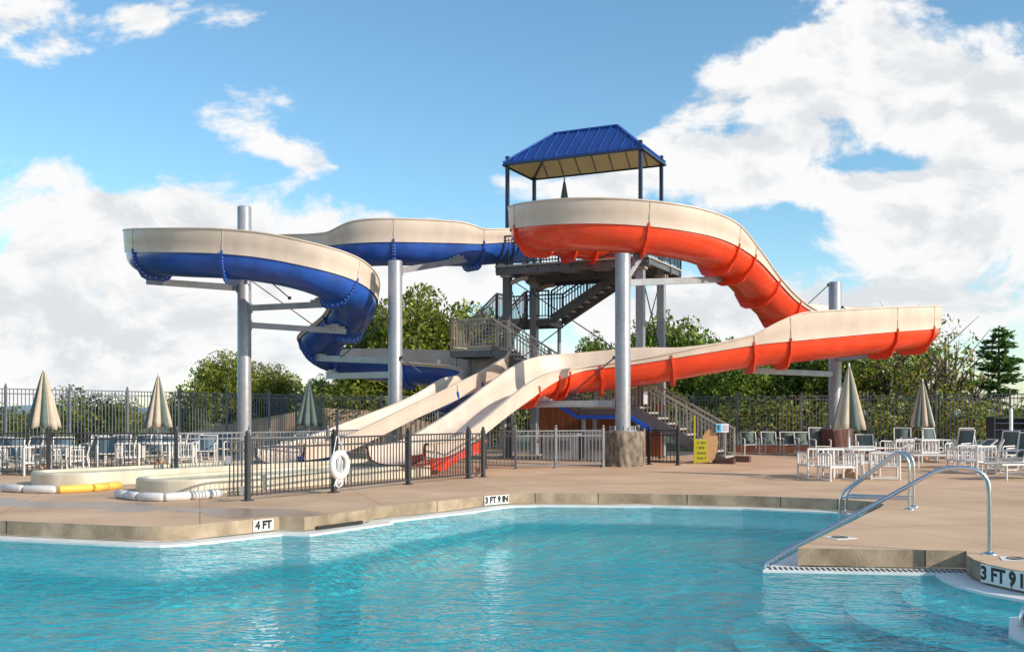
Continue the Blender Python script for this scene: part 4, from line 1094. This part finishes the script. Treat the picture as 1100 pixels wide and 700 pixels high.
ST = [(876, 25.7, .1, 'slatted white armchair left of the nearest umbrella table'), (899, 24.7, 3.3, 'slatted white armchair in front of the nearest umbrella table'), (950, 25.3, 1.3, 'slatted white armchair right of the nearest umbrella table'), (928, 26.9, 3.0, 'slatted white armchair behind the nearest umbrella table'),
      (966, 34.6, .2, 'slatted white armchair left of the rear right table'), (1012, 34.3, -.1, 'slatted white armchair right of the rear right table'), (992, 33.9, .3, 'slatted white armchair in front of the rear right table'), (1036, 28.3, .0, 'slatted white armchair between the loungers'), (1049, 27.6, .4, 'slatted white armchair near the end of the front lounger'),
      (18, 27.6, .2, 'slatted white armchair left of the leftmost umbrella table'), (70, 27.7, -.1, 'slatted white armchair right of the leftmost umbrella table'), (140, 30.2, .1, 'slatted white armchair left of the second umbrella table'), (196, 30.4, .2, 'slatted white armchair right of the second umbrella table'), (40, 27.0, .5, 'slatted white armchair in front of the leftmost table')]
for i, (px, d, rz, lb) in enumerate(ST): place(stl, i > 0, (*V2(px, d), .002), rz, lb)
LG = [(28, 948, 37.0, 2.0, 'lounger with its back half raised behind the nearest table'), (38, 1022, 30.6, 1.55, 'long lounger with raised back seen from the side'), (52, 1085, 33.5, 2.5, 'lounger with steep back beside the dark cabinet'), (45, 1108, 25.4, 1.9, 'lounger at the far right edge nearest the pool')]
for (ang, px, d, rz, lb) in LG:
    o = make_lounger(ang); o.location = (*V2(px, d), .002); o.rotation_euler = (0, 0, rz); o['label'] = lb
LB = [(-6, 30.5, 2.9, 'blue grey chair cut by the left edge'), (10, 29.2, 3.3, 'blue grey chair at the far left table'), (28, 31.2, 2.7, 'blue grey chair behind the leftmost umbrella pole'), (66, 30.6, 3.4, 'blue grey chair right behind the leftmost table'), (84, 30.0, 1.9, 'blue chair turned sideways between the first two umbrellas'), (100, 33.0, 3.0, 'blue chair in the rear between the first two umbrellas'),
      (116, 31.5, 3.5, 'blue chair left of the second umbrella, front row'), (126, 33.8, 3.1, 'blue chair left of the second umbrella, rear row'), (146, 33.4, 2.8, 'blue chair just left of the second umbrella pole'), (163, 34.0, 3.2, 'blue chair behind the second umbrella pole'), (184, 33.0, 3.5, 'blue chair just right of the second umbrella pole'), (203, 35.2, 2.9, 'blue chair right of the second umbrella, rear row'), (222, 33.8, 3.3, 'blue chair left of the bare grey pole'), (236, 36.0, 3.0, 'dark blue chair nearest to the bare grey pole'), (315, 35.6, 2.6, 'blue chair left of the dark green umbrella'), (349, 35.4, 3.8, 'blue chair right of the dark green umbrella')]
for i, (px, d, rz, lb) in enumerate(LB): place(ch_blue, i > 0, (*V2(px, d), .002), rz, lb, 'blue sling chairs on the left')

# dark cabinet at right
dc = empty('storage_rack', (*V2(1088, 36.2), 0), 'dark storage rack with shelves in front of the right fence', 'rack')
c = Vector((*V2(1088, 36.2), 0)); m = MB()
m.box(c + Vector((0, 0, 1.48)), (1.6, .6, .05)); m.box(c + Vector((-.78, 0, .74)), (.05, .6, 1.43)); m.box(c + Vector((.78, 0, .74)), (.05, .6, 1.43)); m.box(c + Vector((0, .28, .74)), (1.5, .03, 1.4)); m.build('rack_body', 'cabinet', dc)
for z in (.15, .6, 1.05, 1.28): m = MB(); m.box(c + Vector((0, -.02, z)), (1.5, .54, .03)); m.build('shelf', 'cabinet_blue', dc)
lp = MB(); lp.lathe([(.06, 0), (.06, 1.75), (.03, 1.8)], (*V2(1086, 35.4), 0), 12); tag(lp.build('marker_post', 'rope'), 'thin pale post in front of the dark storage rack', 'post')
# trash can-like bollard + timber kerbs along right fence
m = MB()
pts = [V2(790, 42.6), V2(932, 41.1), V2(1085, 38.1), V2(1330, 34.0)]
for a, b in zip(pts[:-1], pts[1:]): m.bar((*a, .14), (*b, .14), .15, .28)
tag(m.build('timber_edging', 'timber'), 'low dark timber edging below the right hand fence', 'edging')

# tan sloped wall beyond left fence
m = MB()
tp = [(150, 474), (190, 467), (230, 458), (290, 447), (345, 437.5), (400, 441), (455, 452), (520, 463)]
vs = []; D = 47.5
for px, py in tp: q = P(px, py, D); vs += [(q.x, D, -.1), (q.x, D, q.z), (q.x, D + .4, q.z), (q.x, D + .4, -.1)]
fs = []
for i in range(len(tp) - 1):
    a = i * 4; b = a + 4
    for j in range(3): fs.append((a + j, b + j, b + j + 1, a + j + 1)[::-1])
m.add(vs, fs); tag(m.build('retaining_wall', 'tan_wall'), 'tan concrete wall with a sloping top behind the left fence', 'wall')

# ------------------------------------------------------------------ trees
def leaf_cloud(clumps, per, size, mat, name, parent, seed, up=.35):
    rnd = random.Random(seed); v = []; f = []
    for (c, r) in clumps:
        k = int(per * (r / .7) ** 2)
        for _ in range(k):
            while True:
                d = Vector((rnd.uniform(-1, 1), rnd.uniform(-1, 1), rnd.uniform(-1, 1)))
                if .05 < d.length <= 1: break
            d = d.normalized() * (d.length ** .45)
            p = c + Vector((d.x * r, d.y * r, d.z * r * .8))
            nr = Vector((rnd.gauss(0, 1), rnd.gauss(0, 1), rnd.gauss(0, 1) + up)) + d * .9; nr.normalize()
            a = Vector((rnd.gauss(0, 1), rnd.gauss(0, 1), rnd.gauss(0, 1))); t = nr.cross(a).normalized(); b = nr.cross(t)
            s = size * rnd.uniform(.6, 1.35); i = len(v)
            v += [p - t * s * .5, p + b * s * .26 + nr * s * .06, p + t * s * .55, p - b * s * .26 + nr * s * .06]
            f.append((i, i + 1, i + 2, i + 3))
    me = bpy.data.meshes.new(name); me.from_pydata(v, [], f); me.materials.append(MATS[mat]); me.update()
    o = bpy.data.objects.new(name, me); col.objects.link(o); o.parent = parent
    return o
def make_tree(name, H, Rc, base, mat, seed, nc=60, per=60, size=.2, sparse=0, cat='tree', crs=(.55, 1.0)):
    rnd = random.Random(seed); root = empty(name, (0, 0, 0), 'x', cat, 'trees and shrubs beyond the fence')
    m = MB(); hub = Vector((rnd.uniform(-.2, .2), rnd.uniform(-.2, .2), max(.3, base * .9)))
    tr = .05 + H * .016
    m.tube([Vector((0, 0, -.3)), hub * .5, hub, Vector((hub.x * 1.5, hub.y, H * .6)), Vector((hub.x * 2, hub.y, H * .92))], [tr * 1.3, tr, tr * .85, tr * .5, tr * .12], 8)
    clumps = []
    cz = (H + base) / 2; hz = (H - base) / 2
    while len(clumps) < nc:
        d = Vector((rnd.gauss(0, 1), rnd.gauss(0, 1), rnd.gauss(0, 1))).normalized()
        lump = .78 + .32 * noise.noise(d * 1.7 + Vector((seed * 3.3, 0, 0))) + .12 * noise.noise(d * 4 + Vector((seed, 9, 0)))
        rr = rnd.uniform(.35, 1.0) ** .6 * lump
        c = Vector((d.x * Rc * rr, d.y * Rc * rr, cz + d.z * hz * rr))
        clumps.append((c, rnd.uniform(*crs)))
    for i, (c, r) in enumerate(clumps):
        if i % 3 == 0:
            st_ = Vector((hub.x * 1.2, hub.y, max(.3, base * .8) + (c.z - base) * rnd.uniform(.2, .5)))
            mid = (st_ + c) / 2 + Vector((0, 0, -.15)) + Vector((rnd.uniform(-.2, .2), rnd.uniform(-.2, .2), 0)); m.tube([st_, mid, c + Vector((0, 0, r * .6 if sparse else 0))], [tr * .4, tr * .25, .012], 5)
    if sparse:
        for i in range(26):
            a = rnd.uniform(0, 2 * PI); z = rnd.uniform(base, H); rr = Rc * rnd.uniform(.5, 1.15)
            m.tube([Vector((0, 0, z * .6)), Vector((math.cos(a) * rr * .5, math.sin(a) * rr * .5, z * .85)), Vector((math.cos(a) * rr, math.sin(a) * rr, z * 1.08))], [.04, .025, .008], 4)
    m.build('trunk', 'bark', root, local=True)
    leaf_cloud(clumps, per, size, mat, 'crown', root, seed + 100)
    return root
def make_spruce(H, Rc, seed):
    rnd = random.Random(seed); root = empty('spruce_tree', (0, 0, 0), 'x', 'tree', 'trees and shrubs beyond the fence')
    m = MB(); m.tube([(0, 0, -.2), (0, 0, H)], [.16, .02], 8)
    v = []; f = []; z = .6
    while z < H - .15:
        n_ = rnd.randint(5, 7); L_ = Rc * (1 - z / H) ** .8 * rnd.uniform(.8, 1.15) + .12; a0 = rnd.uniform(0, 6)
        for k in range(n_):
            a = a0 + 2 * PI * k / n_ + rnd.uniform(-.4, .4); l = L_ * rnd.uniform(.4, 1.3)
            if rnd.random() < .18: continue
            d = Vector((math.cos(a), math.sin(a), rnd.uniform(-.1, .32))); s = Vector((-math.sin(a), math.cos(a), 0))
            e = Vector((0, 0, z)) + d * l; m.tube([Vector((0, 0, z)), e], [.03, .008], 4)
            q = int(l * 60)
            for i in range(q):
                t = rnd.uniform(.12, 1.05); p = Vector((0, 0, z)) + d * l * t + s * rnd.gauss(0, .16 * l * (1.15 - t)) + Vector((0, 0, rnd.gauss(0, .05)))
                dd = (d * rnd.uniform(.4, 1) + s * rnd.uniform(-.9, .9) + Vector((0, 0, rnd.uniform(-.35, .3)))).normalized(); w = dd.cross(Vector((rnd.uniform(-1, 1), rnd.uniform(-1, 1), rnd.uniform(-1, 1)))).normalized() * .05; ln_ = rnd.uniform(.12, .26); i0 = len(v)
                v += [p - w, p + w, p + dd * ln_ + w * .4, p + dd * ln_ - w * .4]; f.append((i0, i0 + 1, i0 + 2, i0 + 3))
        z += rnd.uniform(.2, .34)
    m.build('trunk', 'bark', root, local=True)
    me = bpy.data.meshes.new('crown'); me.from_pydata(v, [], f); me.materials.append(MATS['needles']); me.update(); o = bpy.data.objects.new('crown', me); col.objects.link(o); o.parent = root
    return root
protos = {
    'A': make_tree('broadleaf_tree', 6.2, 3.3, 1.0, 'leaf_olive', 11, 135, 105, .22),
    'B': make_tree('broadleaf_tree', 5.6, 3.0, .8, 'leaf_green', 23, 125, 105, .22),
    'C': make_tree('broadleaf_tree', 5.4, 2.6, 1.2, 'leaf_autumn', 37, 58, 62, .20, sparse=1, crs=(.35, .75)),
    'S': make_tree('leafy_shrub', 3.0, 2.2, .1, 'leaf_olive', 41, 62, 95, .16, cat='shrub', crs=(.4, .7)),
    'T': make_tree('leafy_shrub', 2.6, 2.0, .1, 'leaf_autumn', 53, 40, 70, .17, cat='shrub', crs=(.3, .6)),
    'D': make_tree('broadleaf_tree', 4.6, 1.8, 1.4, 'leaf_autumn', 67, 22, 40, .18, sparse=1, crs=(.3, .55)),
}
used = {k: False for k in protos}
def put(kind, px, d, top_py, wscale, rz, label):
    h0 = {'A': 6.2, 'B': 5.6, 'C': 5.4, 'S': 3.0, 'T': 2.6, 'D': 4.6}[kind]
    zt = CAMZ + (HY - top_py) * d / F; s = (zt + .06) / h0
    o = protos[kind] if not used[kind] else copy_tree(protos[kind]); used[kind] = True
    o.location = (*V2(px, d), -.06); o.rotation_euler = (0, 0, rz); o.scale = (s * wscale, s * wscale, s); o['label'] = label
LT = [('S', -40, 40, 420, 1.2, 0, 'olive shrub mass cut by the left edge behind the fence'), ('S', 35, 45, 436, .95, 2, 'low olive shrub behind the leftmost umbrella'), ('S', 88, 44, 415, 1.0, 1, 'rounded olive shrub just right of the leftmost umbrella'), ('S', 135, 47, 424, .9, 3, 'yellow green shrub left of the second umbrella'),
      ('S', 205, 50, 409, .7, 4, 'dark green shrub right of the second umbrella'), ('A', 243, 54, 378, .85, 0.5, 'rounded olive tree behind the bare grey pole'), ('A', 296, 57, 392, .80, 2.5, 'olive tree peeking out right of the bare grey pole'), ('B', 345, 56, 402, .65, 1.0, 'small green tree behind the dark green umbrella'),
      ('A', 400, 52, 336, .62, 1.3, 'green tree seen under the blue spiral'), ('A', 452, 51, 310, .78, 4.0, 'tallest broad tree between the blue slide and the tower'), ('A', 505, 53, 330, .75, 5.2, 'broad olive tree touching the left of the tower stairs'), ('S', 385, 50, 395, 1.2, 5.0, 'thick shrub low behind the blue chute'), ('S', 440, 50.5, 395, 1.3, 2.4, 'thick shrub seen between the two chutes'), ('S', 520, 51, 400, 1.3, .4, 'thick shrub behind the red chute'),
      ('B', 575, 56, 392, .7, 3.0, 'green tree low behind the tower stairs'), ('B', 640, 55, 356, .55, .8, 'green tree right behind the stump pole'), ('B', 712, 54, 333, .72, 2.1, 'bright green tree showing between the right tower posts'), ('B', 760, 56, 355, .75, 4.4, 'green tree below the red descent'), ('S', 600, 52, 410, 1.4, 3.3, 'thick green shrub under the upper stairs'), ('S', 680, 50, 400, 1.3, 1.1, 'thick green shrub behind the lower stairs'),
      ('B', 800, 51, 377, .9, 5.5, 'green tree left of the right hand pole under the red flume'), ('B', 850, 52, 372, .9, 1.9, 'dense green tree directly left of the right hand pole'), ('A', 905, 50, 362, .8, 3.9, 'olive tree behind the right hand pole'), ('C', 948, 48, 352, .9, .3, 'autumn tinted tree right of the right hand pole'), ('C', 985, 50, 336, .8, 2.2, 'thin crowned autumn tree at the end of the red loop'),
      ('D', 1020, 46, 352, 1.1, 1.1, 'sparse tree with bare twigs left of the spruce'), ('D', 1000, 44.5, 380, 1.0, 3.9, 'small sparse sapling behind the rear right umbrella'), ('D', 1045, 51, 385, 1.0, 5.0, 'second sparse sapling just left of the spruce'), ('T', 775, 46.2, 428, 1.2, .3, 'shrub behind the fence at the stair end'), ('T', 815, 45.5, 422, 1.2, 2.3, 'shrub behind the first chairs of the fence row'), ('T', 862, 45, 418, 1.2, 4.3, 'shrub behind the high backed chair left of the pole'),
      ('T', 920, 44.5, 415, 1.2, 1.3, 'autumn shrub right of the tallest umbrella'), ('T', 960, 44, 420, 1.2, 3.1, 'autumn shrub left of the rear right umbrella'), ('T', 1003, 43.5, 412, 1.1, 5.1, 'brownish shrub right of the rear right umbrella'), ('T', 1045, 43, 418, 1.1, .9, 'brownish shrub left of the dark storage rack'), ('S', 1120, 44, 425, 1.0, 2.0, 'green shrub at the right edge below the spruce'), ('B', 1150, 52, 395, .8, 2.0, 'green tree cut by the right edge')]
for a in LT: put(*a)
sp = make_spruce(6.0, 1.9, 5); d = 47; px = 1073; sp.location = (*V2(px, d), -.06); zt = CAMZ + (HY - 348) * d / F; sp.scale = (1.05, 1.05, zt / 6.0); sp['label'] = 'bright green spruce with a pointed top at the right edge'

# ------------------------------------------------------------------ sun, sky, camera
el, az = R(26), R(30)      # az: degrees towards the camera from due right (+x)
sdir = Vector((math.cos(el) * math.cos(az), -math.cos(el) * math.sin(az), math.sin(el)))
sun = bpy.data.lights.new('sun', 'SUN'); sun.energy = 3.3; sun.angle = R(.53); sun.color = (1.0, .89, .75)
so = bpy.data.objects.new('sun', sun); col.objects.link(so); so.rotation_euler = sdir.to_track_quat('Z', 'Y').to_euler(); so.location = (20, -10, 30)

w = bpy.data.worlds.new('World'); scn.world = w; w.use_nodes = True; nt = w.node_tree; nt.nodes.clear()
N = nt.nodes.new; L = nt.links.new
wo = N('ShaderNodeOutputWorld'); bg = N('ShaderNodeBackground'); bg.inputs[1].default_value = .15; L(bg.outputs[0], wo.inputs[0])
sky = N('ShaderNodeTexSky'); sky.sky_type = 'NISHITA'; sky.sun_disc = False; sky.sun_elevation = el
sky.sun_rotation = math.atan2(sdir.x, sdir.y); sky.air_density = 1.0; sky.dust_density = .6; sky.ozone_density = 2.0
tc = N('ShaderNodeTexCoord'); sx = N('ShaderNodeSeparateXYZ'); L(tc.outputs['Generated'], sx.inputs[0])
def M_(op, a, b=None, c=None):
    n_ = N('ShaderNodeMath'); n_.operation = op
    for i, q in enumerate((a, b, c)):
        if q is None: continue
        if isinstance(q, (int, float)): n_.inputs[i].default_value = q
        else: L(q, n_.inputs[i])
    return n_.outputs[0]
ya = M_('MAXIMUM', M_('ABSOLUTE', sx.outputs[1]), .22)
u = M_('DIVIDE', sx.outputs[0], ya); v = M_('DIVIDE', sx.outputs[2], ya)
vec = N('ShaderNodeCombineXYZ'); L(u, vec.inputs[0]); L(v, vec.inputs[1])
def nz(scale, detail, rough, off, dist=0, sy=1.7):
    mp = N('ShaderNodeMapping'); mp.inputs['Location'].default_value = off; mp.inputs['Scale'].default_value = (1, sy, 1); L(vec.outputs[0], mp.inputs[0])
    q = N('ShaderNodeTexNoise'); q.inputs['Scale'].default_value = scale; q.inputs['Detail'].default_value = detail; q.inputs['Roughness'].default_value = rough; q.inputs['Distortion'].default_value = dist; L(mp.outputs[0], q.inputs[0]); return q.outputs[0]
n1 = nz(6.5, 12, .60, (1.9, .74, 0), .25)
n1b = nz(6.5, 12, .60, (1.9 - .018, .74 - .030, 0), .25)
# placed cloud banks (direction space: u to the right, v up)
blobs = [(890, 70, 170, 50, .34), (1040, 100, 150, 62, .40), (800, 105, 90, 34, .26), (760, 172, 100, 30, .32), (640, 200, 130, 34, .30), (820, 200, 70, 16, .22), (960, 240, 100, 42, .40), (1070, 220, 110, 50, .38), (1010, 310, 130, 44, .36), (700, 335, 190, 45, .30), (790, 330, 80, 40, .2), (250, 130, 80, 24, .40), (320, 163, 60, 20, .40), (345, 180, 26, 14, .2), (240, 240, 170, 44, .42), (60, 290, 220, 72, .44), (150, 375, 300, 55, .32), (30, 12, 80, 30, .36), (160, 15, 36, 22, .36), (480, 300, 70, 22, .24), (525, 195, 34, 16, .30), (1150, 220, 120, 100, .3), (600, 375, 600, 30, .16),
         (430, 110, 150, 90, -.34), (60, 140, 140, 50, -.30), (600, 90, 130, 70, -.32), (775, 262, 90, 32, -.24), (930, 178, 150, 13, -.20), (690, 30, 90, 40, -.3), (430, 205, 110, 30, -.26), (860, 20, 60, 14, -.12), (100, 200, 60, 14, -.1)]
tot = None
for (px, py, rx, ry, s) in blobs:
    uu = M_('MULTIPLY', M_('SUBTRACT', u, (px - 550) / F), F / rx); vv = M_('MULTIPLY', M_('SUBTRACT', v, (HY - py) / F), F / ry)
    r2 = M_('ADD', M_('MULTIPLY', uu, uu), M_('MULTIPLY', vv, vv)); g_ = M_('MULTIPLY', M_('POWER', 2.718, M_('MULTIPLY', r2, -.8)), s)
    tot = g_ if tot is None else M_('ADD', tot, g_)
dens = M_('ADD', M_('MULTIPLY_ADD', n1, 1.9, -.45), tot)
cov = N('ShaderNodeMapRange'); cov.interpolation_type = 'SMOOTHSTEP'; cov.inputs[1].default_value = .575; cov.inputs[2].default_value = .79; L(dens, cov.inputs[0])
lit = N('ShaderNodeMapRange'); lit.inputs[1].default_value = -.16; lit.inputs[2].default_value = .13; L(M_('SUBTRACT', n1, n1b), lit.inputs[0])
thick = N('ShaderNodeMapRange'); thick.inputs[1].default_value = .75; thick.inputs[2].default_value = 1.05; thick.inputs[3].default_value = 0; thick.inputs[4].default_value = .22; L(dens, thick.inputs[0])
lm = M_('SUBTRACT', lit.outputs[0], thick.outputs[0])
cr = N('ShaderNodeValToRGB'); L(lm, cr.inputs[0]); cr.color_ramp.elements[0].position = .05; cr.color_ramp.elements[1].position = .62; cr.color_ramp.interpolation = 'EASE'
cr.color_ramp.elements[0].color = (3.55, 3.7, 3.85, 1); cr.color_ramp.elements[1].color = (4.6, 4.6, 4.6, 1)
# clear sky: Nishita, a little more cyan
hs = N('ShaderNodeMix'); hs.data_type = 'RGBA'; hs.blend_type = 'MULTIPLY'; hs.inputs[0].default_value = 1; L(sky.outputs[0], hs.inputs[6]); hs.inputs[7].default_value = (.69, .90, .91, 1)
hf = N('ShaderNodeMapRange'); hf.interpolation_type = 'SMOOTHSTEP'; hf.inputs[1].default_value = .0; hf.inputs[2].default_value = .22; hf.inputs[3].default_value = .25; hf.inputs[4].default_value = 1; L(v, hf.inputs[0]); L(hf.outputs[0], hs.inputs[0])
mx = N('ShaderNodeMix'); mx.data_type = 'RGBA'; L(cov.outputs[0], mx.inputs[0]); L(hs.outputs[2], mx.inputs[6]); L(cr.outputs[0], mx.inputs[7])
L(mx.outputs[2], bg.inputs[0])

cam = bpy.data.cameras.new('camera'); cam.lens = 36; cam.sensor_width = 36; cam.shift_y = (HY - 350) / 1100; cam.clip_end = 6000
co = bpy.data.objects.new('camera', cam); col.objects.link(co); co.location = (0, 0, CAMZ); co.rotation_euler = (R(90), 0, 0); scn.camera = co
scn.view_settings.view_transform = 'Standard'; scn.view_settings.look = 'None'; scn.view_settings.exposure = .50; scn.view_settings.gamma = 1
scn.cycles.max_bounces = 8; scn.cycles.transparent_max_bounces = 12; scn.cycles.use_denoising = True
